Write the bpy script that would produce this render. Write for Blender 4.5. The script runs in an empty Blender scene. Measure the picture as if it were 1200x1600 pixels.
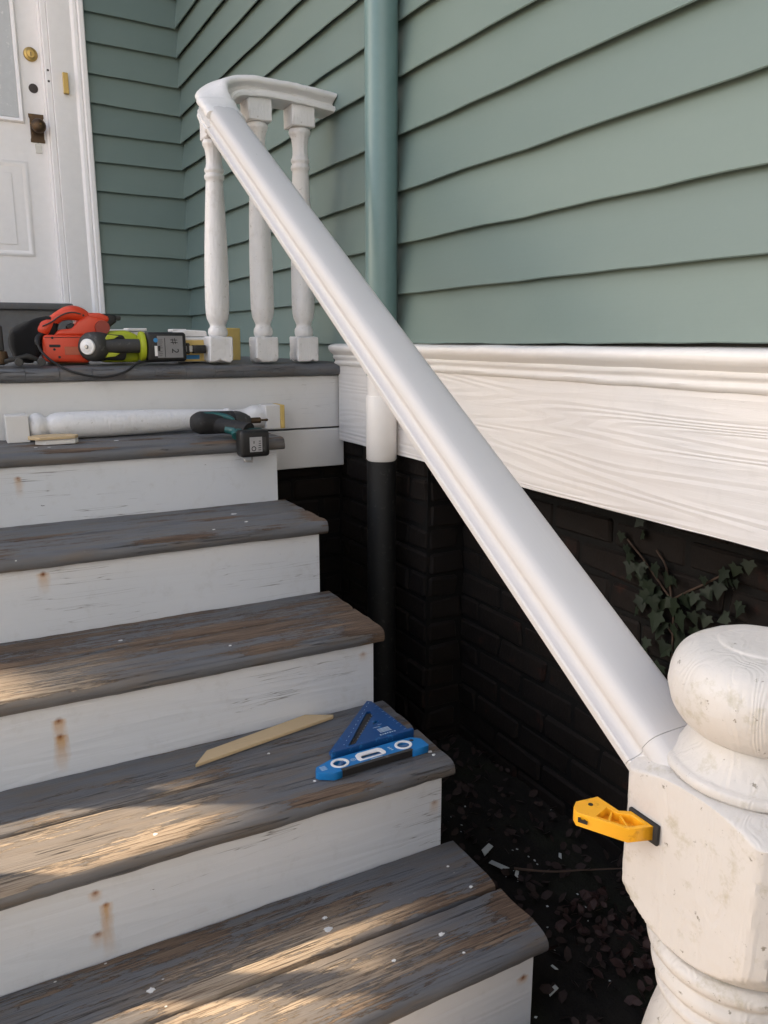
import bpy, bmesh, math, random
from mathutils import Vector, Matrix, noise as mnoise
R = math.radians
rnd = random.Random(7)
SC = bpy.context.scene
COL = SC.collection

# ------------------------------------------------------------------ camera, sky, sun, exposure
CAM = Vector((-0.77152, -2.30463, 0.07825)); YAW, PIT = 0.48956, 0.21602
cd = bpy.data.cameras.new('camera'); cam = bpy.data.objects.new('camera', cd); COL.objects.link(cam)
cd.sensor_fit = 'VERTICAL'; cd.sensor_height = 36; cd.lens = 27.77; cd.clip_start = .01; cd.clip_end = 500
fw = Vector((math.sin(YAW)*math.cos(PIT), math.cos(YAW)*math.cos(PIT), -math.sin(PIT)))
rt = Vector((math.cos(YAW), -math.sin(YAW), 0)); up = rt.cross(fw)
cam.matrix_world = Matrix((rt, up, -fw)).transposed().to_4x4(); cam.location = CAM
SC.camera = cam
SUN_DIR = Vector((1.2, -.60, -1.0)).normalized()          # the way the light travels
SUN_EL = math.asin(-SUN_DIR.z); SUN_AZ = math.atan2(-SUN_DIR.x, -SUN_DIR.y)
w = bpy.data.worlds.new('World'); SC.world = w; w.use_nodes = True
nt = w.node_tree; bg = nt.nodes['Background']
sky = nt.nodes.new('ShaderNodeTexSky'); sky.sky_type = 'NISHITA'; sky.sun_disc = False
sky.sun_elevation = SUN_EL; sky.sun_rotation = SUN_AZ
sky.air_density = 1.0; sky.dust_density = 2.0; sky.ozone_density = .6
nt.links.new(sky.outputs[0], bg.inputs[0]); bg.inputs[1].default_value = .15
sl = bpy.data.lights.new('sun', 'SUN'); sl.energy = 5.0; sl.angle = R(.53); sl.color = (1, .80, .57)
so = bpy.data.objects.new('sun', sl); COL.objects.link(so); so.rotation_euler = SUN_DIR.to_track_quat('-Z', 'Y').to_euler()
so.location = (-8, 4, 8)
SC.view_settings.view_transform = 'Standard'; SC.view_settings.look = 'None'
SC.view_settings.exposure = 1.11; SC.view_settings.gamma = 1
SC.cycles.max_bounces = 8; SC.cycles.diffuse_bounces = 4

# ------------------------------------------------------------------ node helpers
class M:
    def __init__(s, name):
        s.m = bpy.data.materials.new(name); s.m.use_nodes = True
        s.t = s.m.node_tree; s.b = s.t.nodes['Principled BSDF']; s.tc = None
    def link(s, a, b): s.t.links.new(a, b)
    def put(s, sock, v):
        if hasattr(v, 'is_output'): s.link(v, sock)
        elif isinstance(v, (tuple, list)): sock.default_value = (*v, 1) if len(v) == 3 and sock.type == 'RGBA' else v
        else: sock.default_value = v
    def co(s, scale=(1, 1, 1), loc=(0, 0, 0), rot=(0, 0, 0)):
        if s.tc is None: s.tc = s.t.nodes.new('ShaderNodeTexCoord')
        n = s.t.nodes.new('ShaderNodeMapping'); s.link(s.tc.outputs['Object'], n.inputs[0])
        n.inputs['Scale'].default_value = scale; n.inputs['Location'].default_value = loc; n.inputs['Rotation'].default_value = rot
        return n.outputs[0]
    def noise(s, co, scale=1., detail=3., rough=.5, dist=0.):
        n = s.t.nodes.new('ShaderNodeTexNoise'); s.link(co, n.inputs['Vector'])
        n.inputs['Scale'].default_value = scale; n.inputs['Detail'].default_value = detail
        n.inputs['Roughness'].default_value = rough; n.inputs['Distortion'].default_value = dist
        return n.outputs['Fac']
    def vor(s, co, scale=1., out='Distance', feat='F1', rand=1.):
        n = s.t.nodes.new('ShaderNodeTexVoronoi'); n.feature = feat; s.link(co, n.inputs['Vector']); n.inputs['Scale'].default_value = scale
        n.inputs['Randomness'].default_value = rand
        return n.outputs[out]
    def math(s, op, a, b=0., c=0., clamp=False):
        n = s.t.nodes.new('ShaderNodeMath'); n.operation = op; n.use_clamp = clamp
        for i, v in enumerate((a, b, c)): s.put(n.inputs[i], v)
        return n.outputs[0]
    def ramp(s, f, *stops):
        n = s.t.nodes.new('ShaderNodeValToRGB'); s.put(n.inputs[0], f); e = n.color_ramp.elements
        for i, (p, c) in enumerate(stops):
            if i > 1: e.new(p)
            e[i].position = p
            e[i].color = (c, c, c, 1) if not isinstance(c, tuple) else (*c, 1)
        return n.outputs[0]
    def mix(s, f, a, b, mode='MIX'):
        n = s.t.nodes.new('ShaderNodeMix'); n.data_type = 'RGBA'; n.blend_type = mode
        s.put(n.inputs[0], f); s.put(n.inputs[6], a); s.put(n.inputs[7], b); return n.outputs[2]
    def attr(s, name, kind='GEOMETRY'):
        n = s.t.nodes.new('ShaderNodeAttribute'); n.attribute_type = kind; n.attribute_name = name; return n.outputs['Fac']
    def bump(s, h, strength=.3, dist=.002, prev=None):
        n = s.t.nodes.new('ShaderNodeBump'); s.put(n.inputs['Height'], h)
        n.inputs['Strength'].default_value = strength; n.inputs['Distance'].default_value = dist
        if prev is not None: s.link(prev, n.inputs['Normal'])
        return n.outputs[0]
    def out(s, color=None, rough=None, normal=None, spec=None, metal=None, coat=None):
        b = s.b.inputs
        if color is not None: s.put(b['Base Color'], color)
        if rough is not None: s.put(b['Roughness'], rough)
        if normal is not None: s.link(normal, b['Normal'])
        if spec is not None: s.put(b['Specular IOR Level'], spec)
        if metal is not None: s.put(b['Metallic'], metal)
        if coat is not None: s.put(b['Coat Weight'], coat)
        return s.m

def plain(name, col, rough=.5, metal=0., bump=.15, bscale=220., var=.12, spec=.5, wear=None):
    m = M(name); n = m.noise(m.co(), 35, 4, .6); f = m.noise(m.co(), bscale, 2)
    c = m.mix(n, tuple(max(0, x*(1-var)) for x in col), tuple(min(1, x*(1+var)) for x in col))
    if wear: c = m.mix(m.ramp(m.noise(m.co((1, 1, 1), (3, 1, 2)), 60, 5, .65), (.60, 0), (.66, 1)), c, wear)
    return m.out(c, m.math('ADD', m.math('MULTIPLY', n, .2), rough-.1), m.bump(f, bump, .0006), spec, metal)

def tread_mat():
    m = M('weathered grey porch paint')
    st = m.noise(m.co((1.5, 18, 18)), 2.2, 9, .70, .08)
    big = m.noise(m.co((1., 2.6, 2.6), (3, 7, 1)), 2.3, 4, .55)
    fine = m.noise(m.co((2.6, 85, 85)), 3, 8, .75)
    crk = m.noise(m.co((.9, 60, 60), (5, 2, 0)), 2.2, 2, .4)
    flk = m.noise(m.co((16, 34, 34), (2, 5, 1)), 3, 8, .72)
    wear = m.attr('wear', 'OBJECT'); edge = m.attr('edge')
    s = m.math('ADD', m.math('MULTIPLY', st, .75), m.math('MULTIPLY', big, .55))
    s = m.math('ADD', s, m.math('MULTIPLY', fine, .42)); s = m.math('SUBTRACT', s, .24); s = m.math('ADD', s, m.math('MULTIPLY', flk, .26)); s = m.math('ADD', s, m.math('MULTIPLY', edge, .30))
    s = m.math('ADD', s, m.math('MULTIPLY', wear, .28))
    msk = m.ramp(s, (.99, 0), (1.035, 1))
    paint = m.mix(m.noise(m.co((1, 3, 3)), 9, 5, .6), (.082, .086, .095), (.150, .154, .163))
    paint = m.mix(m.ramp(m.noise(m.co((3, 20, 20), (1, 4, 2)), 3, 5), (.46, 0), (.66, .75)), paint, (.135, .112, .092))
    wood = m.ramp(m.math('ADD', m.math('MULTIPLY', fine, .6), m.math('MULTIPLY', st, .4)), (.36, (.022, .014, .010)), (.46, (.080, .050, .033)), (.56, (.155, .105, .070)), (.70, (.27, .205, .145)))
    bare = m.attr('bare'); wood = m.mix(m.math('MULTIPLY', bare, .8, clamp=True), wood, m.ramp(fine, (.38, (.20, .14, .095)), (.50, (.42, .335, .24)), (.64, (.52, .435, .335))))  # scuffed bare wood, paled further to brighten the sun patches
    paint = m.mix(m.math('MULTIPLY', bare, .62, clamp=True), paint, m.mix(fine, (.17, .14, .115), (.33, .275, .215)))  # paint lightened there too, sunlight put into the colour
    c = m.mix(msk, paint, wood)
    ed = m.ramp(m.math('ABSOLUTE', m.math('SUBTRACT', s, 1.0)), (0, 1), (.03, 0))
    c = m.mix(m.math('MULTIPLY', ed, .5), c, (.05, .04, .035))
    cm = m.ramp(m.math('ABSOLUTE', m.math('SUBTRACT', crk, .5)), (0, 1), (.013, 0))
    cm = m.math('MULTIPLY', cm, m.ramp(m.noise(m.co((1.5, 6, 6), (9, 9, 9)), 3, 2), (.42, 0), (.55, 1)))
    c = m.mix(m.math('MULTIPLY', cm, .85), c, (.012, .009, .008))
    dv = m.vor(m.co((1, 1.5, 1.5)), 26); dr = m.vor(m.co((1, 1.5, 1.5)), 26, 'Color')
    sp = m.math('MULTIPLY', m.ramp(dv, (.05, 1), (.075, 0)), m.ramp(dr, (.80, 0), (.81, 1)))
    c = m.mix(sp, c, (.62, .61, .59))
    scuff = m.ramp(m.noise(m.co((9, 26, 26), (4, 0, 3)), 3, 6, .7), (.66, 0), (.74, .7))
    c = m.mix(m.math('MULTIPLY', scuff, .5), c, (.42, .41, .39))
    h = m.math('SUBTRACT', m.math('MULTIPLY', fine, .5), m.math('MULTIPLY', msk, .45)); h = m.math('SUBTRACT', h, m.math('MULTIPLY', cm, 1.2))
    return m.out(c, m.mix(msk, (.52,)*3, (.82,)*3), m.bump(h, .75, .0030))

def white_wood(name, stains=(), tint=(.74, .735, .735), grain=1.0, dirt=.35, axis=0, rough=.5, band=26., crack=1., al=.55, ac=5.5):
    """white paint over grainy board; axis = direction of the grain; stains = rust runs below nails (x, z, length, strength)"""
    m = M(name)
    sc = [ac, ac, ac]; sc[axis] = al
    g = m.noise(m.co(tuple(sc), (2.3, .7, 4.1)), 1.5, 2, .45, .25)
    rings = m.math('PINGPONG', m.math('MULTIPLY', g, band), 1.)
    sf = [60, 60, 60]; sf[axis] = 1.6
    fine = m.noise(m.co(tuple(sf)), 2.5, 4, .6)
    sk = [30, 30, 30]; sk[axis] = .9
    ck = m.noise(m.co(tuple(sk), (1, 5, 3)), 1.9, 3, .5, .2)
    cm = m.ramp(m.math('ABSOLUTE', m.math('SUBTRACT', ck, .5)), (0, 1), (.006, 0))
    cm = m.math('MULTIPLY', cm, m.ramp(m.noise(m.co((2, 2, 2), (8, 1, 6)), 1.7, 2), (.50, 0), (.62, 1)))
    big = m.noise(m.co(), 5, 5, .6)
    c = m.mix(big, tuple(x*.90 for x in tint), tint)
    gr = m.ramp(m.noise(m.co((6, 6, 6), (3, 3, 9)), 4, 6, .7), (.55, 0), (.8, 1))
    c = m.mix(m.math('MULTIPLY', gr, dirt), c, (.38, .36, .33))
    sm = [26, 26, 26]; sm[axis] = 8
    chip = m.ramp(m.noise(m.co(tuple(sm), (6, 2, 2)), 2.4, 4, .6), (.735, 0), (.75, 1))
    c = m.mix(m.math('MULTIPLY', chip, crack), c, (.10, .10, .11))
    c = m.mix(m.math('MULTIPLY', cm, .75*crack), c, (.10, .09, .085))
    h = m.math('ADD', m.math('MULTIPLY', rings, .55*grain), m.math('MULTIPLY', fine, .5)); h = m.math('SUBTRACT', h, m.math('MULTIPLY', cm, 1.5*crack))
    h = m.math('SUBTRACT', h, m.math('MULTIPLY', chip, .6*crack))
    if stains:
        sep = m.t.nodes.new('ShaderNodeSeparateXYZ'); m.link(m.co(), sep.inputs[0]); X, Z = sep.outputs[0], sep.outputs[2]
        wob = m.noise(m.co((1, 1, .4), (2, 2, 2)), 60, 4, .6)
        for (sx, sz, ln, stg) in stains:
            dx = m.math('ABSOLUTE', m.math('SUBTRACT', X, sx)); dz = m.math('SUBTRACT', sz, Z)
            core = m.math('SQRT', m.math('ADD', m.math('MULTIPLY', dx, dx), m.math('MULTIPLY', dz, dz)))
            core = m.math('ADD', core, m.math('MULTIPLY', m.math('SUBTRACT', wob, .5), .012))
            k = m.ramp(core, (.0022, 1), (.0050, 0))
            across = m.ramp(m.math('ADD', m.math('DIVIDE', dx, .014), m.math('MULTIPLY', m.math('SUBTRACT', wob, .5), 1.5)), (.25, 1), (.95, 0))
            run = m.math('MULTIPLY', across, m.math('MULTIPLY', m.ramp(m.math('DIVIDE', dz, ln), (.0, 1), (1., 0)), m.ramp(m.math('ADD', dz, .004), (.0, 0), (.003, 1))))
            c = m.mix(m.math('MULTIPLY', run, .62*stg), c, (.52, .28, .085)); c = m.mix(m.math('MULTIPLY', k, min(1, stg)), c, (.20, .065, .018))
    return m.out(c, rough, m.bump(h, .38*grain+.08, .0022), .45)

def old_paint(name, tint=(.76, .735, .69), dirt=.5, bump=.35, ridge=True, grime=(.30, .26, .13), reed=.18):
    m = M(name)
    big = m.noise(m.co(), 14, 6, .6); lump = m.noise(m.co(), 55, 4, .55)
    g = m.noise(m.co((7, 7, 1.6), (1, 4, 2)), 2.6, 2, .4, .3); rings = m.math('PINGPONG', m.math('MULTIPLY', g, 30.), 1.)
    fine = m.noise(m.co((1, 1, .10)), 170, 3)
    c = m.mix(big, tuple(x*.92 for x in tint), tint)
    d = m.ramp(m.noise(m.co((1, 1, 1), (5, 1, 3)), 24, 7, .72), (.55, 0), (.70, 1))
    c = m.mix(m.math('MULTIPLY', d, dirt*.55), c, grime)
    d2 = m.ramp(m.noise(m.co((1, 1, 1), (2, 8, 3)), 70, 5, .7), (.635, 0), (.69, 1))
    c = m.mix(m.math('MULTIPLY', d2, dirt), c, (.22, .20, .16))
    h = m.math('ADD', m.math('MULTIPLY', lump, .5), m.math('MULTIPLY', fine, reed))
    if ridge: h = m.math('ADD', h, m.math('MULTIPLY', rings, .13))
    return m.out(c, m.math('ADD', m.math('MULTIPLY', big, .2), .32), m.bump(h, bump, .003), .5)

def siding_mat():
    m = M('sage green siding paint')
    a = m.noise(m.co((1, 1, 2)), 2.2, 5, .6); f = m.noise(m.co((1, 1, 1)), 90, 5, .7); st = m.noise(m.co((2, 2, 40)), 3, 4, .6)
    tn = m.attr('tone', 'OBJECT')
    c = m.mix(a, (.128, .184, .168), (.178, .232, .210))
    c = m.mix(m.math('MULTIPLY', f, .25), c, (.19, .255, .23))
    c = m.mix(m.math('MULTIPLY', tn, .5), c, (.105, .155, .15))
    c = m.mix(m.ramp(m.noise(m.co((1, 1, 3), (3, 1, 1)), 40, 6, .7), (.68, 0), (.76, .35)), c, (.26, .31, .29))
    h = m.math('ADD', m.math('MULTIPLY', f, .5), m.math('MULTIPLY', st, .6))
    r = m.math('ADD', m.math('MULTIPLY', a, .16), .36)
    return m.out(c, r, m.bump(h, .22, .0012), .5)

def brick_mat(name='black painted brick', c0=(.003, .0027, .0025), c1=(.015, .0100, .0075), rust=True):
    m = M(name)
    n = m.noise(m.co(), 20, 6, .7); f = m.noise(m.co(), 120, 4, .7)
    c = m.mix(n, c0, c1)
    if rust: c = m.mix(m.ramp(m.noise(m.co((1, 1, 1), (4, 2, 7)), 11, 6, .7), (.60, 0), (.70, .8)), c, (.030, .011, .007))
    c = m.mix(m.ramp(m.noise(m.co((1, 1, 1), (1, 2, 1)), 60, 5, .7), (.71, 0), (.74, .8)), c, (.09, .085, .075))
    return m.out(c, m.math('ADD', m.math('MULTIPLY', n, .3), .62), m.bump(m.math('ADD', n, m.math('MULTIPLY', f, .5)), .6, .004), .22)

def soil_mat():
    m = M('dark bare soil')
    n = m.noise(m.co(), 12, 8, .75); f = m.noise(m.co(), 80, 5, .7)
    c = m.mix(n, (.004, .0035, .003), (.020, .017, .013)); c = m.mix(m.ramp(m.noise(m.co((1, 1, 1), (3, 3, 3)), 5, 5), (.5, 0), (.7, .5)), c, (.022, .028, .012))
    return m.out(c, .95, m.bump(m.math('ADD', n, f), .8, .01), .2)

def leaf_mat(name, c0, c1, rough=.45, vein=False):
    m = M(name); r = m.t.nodes.new('ShaderNodeObjectInfo'); n = m.noise(m.co(), 40, 4)
    c = m.mix(m.math('ADD', m.math('MULTIPLY', r.outputs['Random'], .6), m.math('MULTIPLY', n, .4)), c0, c1)
    return m.out(c, rough, m.bump(m.noise(m.co(), 130, 2), .3, .001), .4)

MAT = {}
MAT['tread'] = tread_mat()
MAT['siding'] = siding_mat()
MAT['brick'] = brick_mat(); MAT['mortar'] = brick_mat('black painted mortar', (.003, .003, .003), (.008, .007, .006), False)
MAT['soil'] = soil_mat()
MAT['skirt'] = white_wood('white skirt paint', tint=(.78, .745, .715), grain=1.35, dirt=.16, axis=1, band=44, al=.36, ac=5.5, crack=.12, rough=.45)
MAT['cap'] = white_wood('white moulding paint', tint=(.80, .77, .74), grain=.7, dirt=.15, axis=1, band=14, crack=.15, rough=.42)
MAT['fascia'] = white_wood('white fascia paint', tint=(.73, .725, .72), grain=.35, dirt=.18, axis=0, band=10, crack=.5)
MAT['newel'] = old_paint('old cream white newel paint', (.62, .59, .555), .95, .85)
MAT['bal'] = old_paint('old chipped white baluster paint', (.74, .73, .73), .42, .62, True, (.34, .30, .24), .75)
MAT['oldrail'] = old_paint('old thick white rail paint', (.77, .755, .745), .25, .40, False, (.34, .28, .2))
MAT['trim'] = plain('white door paint', (.87, .845, .84), .42, var=.05, bump=.2, bscale=70)
def rail_mat():
    m = M('new satin white rail'); n = m.noise(m.co((1, .6, .6)), 9, 5, .6); br = m.noise(m.co((60, 1.5, 1.5)), 4, 4, .6)
    c = m.mix(n, (.575, .56, .552), (.615, .602, .596))
    sm = m.ramp(m.noise(m.co((9, 2.4, 2.4), (3, 1, 7)), 2.6, 7, .7), (.63, 0), (.72, .5)); c = m.mix(m.math('MULTIPLY', sm, .55), c, (.40, .37, .33))
    sk = m.ramp(m.noise(m.co((60, 8, 8), (1, 9, 2)), 1.4, 4, .6), (.735, 0), (.75, .8)); c = m.mix(sk, c, (.24, .23, .22))
    return m.out(c, m.math('ADD', m.math('MULTIPLY', n, .22), .46), m.bump(m.math('ADD', br, m.math('MULTIPLY', n, .6)), .16, .0014), .35)
MAT['rail'] = rail_mat()
MAT['pipe_green'] = plain('green pipe paint', (.13, .215, .215), .33, var=.08, bump=.08, bscale=60)
MAT['pipe_white'] = plain('white pipe paint', (.78, .75, .72), .35, var=.03, bump=.08, bscale=60)
MAT['pipe_black'] = plain('black pipe paint', (.006, .006, .006), .6, var=.3, bump=.2, bscale=60, wear=(.03, .028, .026))
MAT['black'] = plain('black plastic', (.006, .006, .0065), .5, var=.3, wear=(.018, .018, .018))
MAT['rubber'] = plain('black rubber', (.011, .011, .012), .7, var=.3, wear=(.032, .032, .03))
MAT['grey_rubber'] = plain('dark grey rubber', (.036, .035, .034), .6, var=.2, wear=(.09, .088, .082))
MAT['cloth'] = plain('black dust bag cloth', (.005, .005, .006), .95, bump=.6, bscale=400)
MAT['orange'] = plain('orange tool plastic', (.60, .050, .014), .42, var=.08)
MAT['lime'] = plain('lime tool plastic', (.38, .44, .018), .42, var=.08)
MAT['teal'] = plain('teal tool plastic', (.010, .085, .085), .42, var=.15, wear=(.06, .07, .07))
MAT['steel'] = plain('worn steel', (.45, .44, .43), .35, 1., var=.2)
MAT['brass'] = plain('tarnished brass', (.48, .33, .12), .35, 1., var=.2)
MAT['bronze'] = plain('dark bronze', (.10, .065, .04), .45, .8, var=.3, wear=(.2, .12, .05))
MAT['dark_hole'] = plain('dark cover plate', (.035, .025, .022), .5)
MAT['blue'] = plain('bright blue level paint', (.008, .165, .44), .38, var=.06, bump=.08)
MAT['blue_dark'] = plain('deep blue anodised metal', (.006, .060, .20), .36, var=.1, bump=.08, wear=(.02, .14, .34))
MAT['mag'] = plain('dark magnet strip', (.022, .019, .018), .5)
MAT['white_pl'] = plain('white plastic', (.78, .77, .76), .35, var=.03)
MAT['mark'] = plain('pale printed mark', (.42, .52, .62), .5, var=.1)
MAT['vial'] = plain('green blue vial liquid', (.05, .12, .26), .12, var=.2)
MAT['yellow'] = plain('yellow clamp plastic', (.86, .40, .012), .40, var=.06, wear=(.70, .30, .01))
MAT['raw'] = white_wood('raw pine wood', tint=(.58, .43, .25), grain=.4, dirt=.12, axis=0, band=18, crack=.25, rough=.7)
MAT['raw_yellow'] = plain('yellow raw wood', (.66, .47, .15), .7, var=.12, bump=.3)
MAT['white_block'] = old_paint('white block paint', (.72, .70, .68), .2, .3, False)
MAT['tape_blue'] = plain('blue tape', (.04, .24, .50), .6)
MAT['label'] = plain('grey battery label', (.20, .20, .205), .5, var=.2)
MAT['label2'] = plain('pale battery label', (.36, .36, .37), .5, var=.2)
MAT['ivy'] = leaf_mat('ivy leaf', (.004, .009, .004), (.012, .022, .008), .6)
MAT['stem'] = plain('brown stem', (.06, .035, .022), .8)
MAT['sill'] = plain('dark grey sill paint', (.125, .125, .128), .6, var=.3, wear=(.17, .13, .10))
MAT['glass'] = plain('frosted door glass', (.50, .52, .54), .16, var=.1, bump=.4, bscale=40, wear=(.62, .63, .64))
MAT['lace'] = plain('white lace curtain', (.70, .70, .70), .9, var=.25, bump=.6)
MAT['bark'] = plain('tree bark', (.07, .05, .035), .9, bump=.8, bscale=25)
MAT['foliage'] = leaf_mat('evergreen foliage', (.02, .045, .018), (.05, .09, .03), .6)
MAT['litter'] = leaf_mat('dead leaf litter', (.010, .006, .005), (.036, .018, .013), .8)
MAT['chip'] = plain('pale paint flake', (.40, .42, .40), .7, var=.3)
MAT['spot'] = plain('dried white paint', (.66, .65, .63), .5)

# ------------------------------------------------------------------ object helpers
def root(name, label, cat, loc, group=None):
    o = bpy.data.objects.new(name, None); COL.objects.link(o); o.location = loc; o.empty_display_size = .05
    o['label'] = label; o['category'] = cat
    if group: o['group'] = group
    return o
def wloc(o):
    v = Vector((0, 0, 0))
    while o is not None: v += o.location; o = o.parent
    return v
def obj(name, bm, mat, parent=None, smooth=None, label=None, cat=None, kind=None, group=None, loc=None):
    """link bm (world coordinates) as one mesh object; with loc its origin goes there"""
    me = bpy.data.meshes.new(name); 
    off = wloc(parent) if parent else Vector((0, 0, 0))
    o = bpy.data.objects.new(name, me); COL.objects.link(o)
    if loc is not None: o.location = Vector(loc)-off; off = Vector(loc)
    bmesh.ops.translate(bm, verts=bm.verts, vec=-off)
    bmesh.ops.recalc_face_normals(bm, faces=bm.faces)
    bm.to_mesh(me); bm.free()
    for mm in (mat if isinstance(mat, (list, tuple)) else [mat]): me.materials.append(MAT[mm] if isinstance(mm, str) else mm)
    if parent: o.parent = parent
    if smooth is not None:
        me.shade_smooth() if smooth >= 180 else me.set_sharp_from_angle(angle=R(smooth))
        if smooth < 180:
            for p in me.polygons: p.use_smooth = True
    if label: o['label'] = label
    if cat: o['category'] = cat
    if kind: o['kind'] = kind
    if group: o['group'] = group
    return o
def B(): return bmesh.new()
def add_box(bm, x0, x1, y0, y1, z0, z1, bev=0., seg=1, rot=None, piv=None):
    r = bmesh.ops.create_cube(bm, size=1)['verts']
    for v in r: v.co = Vector(((x0+x1)/2+v.co.x*(x1-x0), (y0+y1)/2+v.co.y*(y1-y0), (z0+z1)/2+v.co.z*(z1-z0)))
    if bev:
        es = list({e for v in r for e in v.link_edges})
        g = bmesh.ops.bevel(bm, geom=es, offset=bev, segments=seg, affect='EDGES', profile=.5)
        r = list({v for f in g['faces'] for v in f.verts} | {v for v in r if v.is_valid})
        r = list(set(r) | {v for f in g['faces'] for v2 in f.verts for f2 in v2.link_faces for v in f2.verts})
    if rot is not None:
        p = Vector(piv) if piv is not None else Vector(((x0+x1)/2, (y0+y1)/2, (z0+z1)/2))
        bmesh.ops.rotate(bm, verts=r, cent=p, matrix=rot)
    return r
def box(*a, **k):
    bm = B(); add_box(bm, *a, **k); return bm
def add_sweep(bm, rings, cap=True, close=True):
    """rings: lists of points, joined in order"""
    V = [[bm.verts.new(p) for p in r] for r in rings]
    n = len(V[0])
    for a, b in zip(V, V[1:]):
        for i in range(n if close else n-1):
            j = (i+1) % n; bm.faces.new((a[i], a[j], b[j], b[i]))
    if cap and close: bm.faces.new(V[0][::-1]); bm.faces.new(V[-1])
    return V
def frame_of(d, upv=Vector((0, 0, 1))):
    d = d.normalized(); a = d.cross(upv)
    if a.length < 1e-5: a = d.cross(Vector((0, 1, 0)))
    a.normalize(); return d, a, a.cross(d).normalized()
def add_tube(bm, pts, rad, seg=10, cap=True, upv=Vector((0, 0, 1)), squash=1.):
    pts = [Vector(p) for p in pts]; rad = rad if isinstance(rad, (list, tuple)) else [rad]*len(pts)
    rings = []
    for i, p in enumerate(pts):
        d = pts[min(i+1, len(pts)-1)]-pts[max(i-1, 0)]; d, a, n = frame_of(d, upv)
        rings.append([p+(a*math.cos(t)+n*math.sin(t)*squash)*rad[i] for t in (2*math.pi*k/seg for k in range(seg))])
    add_sweep(bm, rings, cap)
def smooth_path(pts, n=6):
    pts = [Vector(p) for p in pts]; out = []
    P = [pts[0]*2-pts[1]]+pts+[pts[-1]*2-pts[-2]]
    for i in range(1, len(P)-2):
        for k in range(n):
            t = k/n; a, b, c, d = P[i-1:i+3]
            out.append(.5*((2*b)+(c-a)*t+(2*a-5*b+4*c-d)*t*t+(3*b-a-3*c+d)*t**3))
    out.append(pts[-1]); return out
def add_lathe(bm, prof, c, axis='Z', seg=32, jit=0., rot=None):
    """prof: (r, h) pairs along the axis from c"""
    rings = []
    for r, h in prof:
        ring = []
        for k in range(seg):
            t = 2*math.pi*k/seg; x, y = r*math.cos(t), r*math.sin(t)
            p = Vector((x, y, h)) if axis == 'Z' else (Vector((h, x, y)) if axis == 'X' else Vector((x, h, y)))
            if rot is not None: p = rot @ p
            p += Vector(c)
            if jit: p += Vector((1, 1, 0))*jit*mnoise.noise(p*22)
            ring.append(p)
        rings.append(ring)
    add_sweep(bm, rings)
def lathe(*a, **k):
    bm = B(); add_lathe(bm, *a, **k); return bm
def add_prism(bm, pts, h, O, U, V, bev=0., seg=2):
    """polygon pts in the plane (O, U, V), pushed h along U x V, edges bevelled"""
    O, U, V = Vector(O), Vector(U).normalized(), Vector(V).normalized(); N = U.cross(V)
    a = [bm.verts.new(O+U*x+V*y) for x, y in pts]; b = [bm.verts.new(v.co+N*h) for v in a]
    fs = [bm.faces.new(a[::-1]), bm.faces.new(b)]
    for i in range(len(a)):
        j = (i+1) % len(a); fs.append(bm.faces.new((a[i], a[j], b[j], b[i])))
    if bev:
        bmesh.ops.recalc_face_normals(bm, faces=fs)
        es = list({e for f in fs for e in f.edges}); bmesh.ops.bevel(bm, geom=es, offset=bev, segments=seg, affect='EDGES', profile=.5)
def prism(*a, **k):
    bm = B(); add_prism(bm, *a, **k); return bm
def plate(name, outer, holes, h, mw, mat, parent, bev=0.):
    """flat plate with holes: a filled 2D outline pushed h along its normal, placed by the matrix mw"""
    cu = bpy.data.curves.new('outline', 'CURVE'); cu.dimensions = '2D'; cu.fill_mode = 'BOTH'; cu.extrude = h/2; cu.bevel_depth = bev
    for L in [outer]+list(holes):
        s = cu.splines.new('POLY'); s.points.add(len(L)-1); s.use_cyclic_u = True
        for p, (x, y) in zip(s.points, L): p.co = (x, y, 0, 1)
    return from_curve(name, cu, Matrix(mw) @ Matrix.Translation((0, 0, h/2)), mat, parent)
def from_curve(name, cu, mw, mat, parent):
    t = bpy.data.objects.new('outline', cu); COL.objects.link(t)
    dg = bpy.context.evaluated_depsgraph_get(); me = bpy.data.meshes.new_from_object(t.evaluated_get(dg))
    bpy.data.objects.remove(t); bpy.data.curves.remove(cu)
    bm = B(); bm.from_mesh(me); bpy.data.meshes.remove(me); bm.transform(mw)
    bmesh.ops.remove_doubles(bm, verts=bm.verts, dist=1e-6)
    return obj(name, bm, mat, parent)
def text(name, s, size, mw, mat, parent, th=.0004):
    cu = bpy.data.curves.new('letters', 'FONT'); cu.body = s; cu.size = size; cu.extrude = th; cu.align_x = 'CENTER'; cu.align_y = 'CENTER'; cu.resolution_u = 3
    return from_curve(name, cu, mw, mat, parent)
def mw_axes(O, U, V):
    U, V = Vector(U).normalized(), Vector(V).normalized(); N = U.cross(V).normalized(); V = N.cross(U)
    return Matrix((U, V, N)).transposed().to_4x4() if False else Matrix.Translation(Vector(O)) @ Matrix((U, V, N)).transposed().to_4x4()
def circ(cx, cy, r, n=20, ry=None): return [(cx+r*math.cos(2*math.pi*k/n), cy+(ry or r)*math.sin(2*math.pi*k/n)) for k in range(n)]
def jitter(bm, amp, sc, axes=(1, 1, 1)):
    for v in bm.verts:
        n = mnoise.noise_vector(v.co*sc); v.co += Vector((n.x*axes[0], n.y*axes[1], n.z*axes[2]))*amp

# ------------------------------------------------------------------ measured frame of the place (metres)
RUN, RISE, XW, YC = .2842, .18, .3188, 1.8117
DZ = [-.0035, .0025, -.0017, .0008, -.0026]; DX = [-.0045, -.0053, -.0016, .0015, .0099]
XL = -1.62                                                        # far end of stair and porch, beyond the picture
GZ = -1.09

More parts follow.
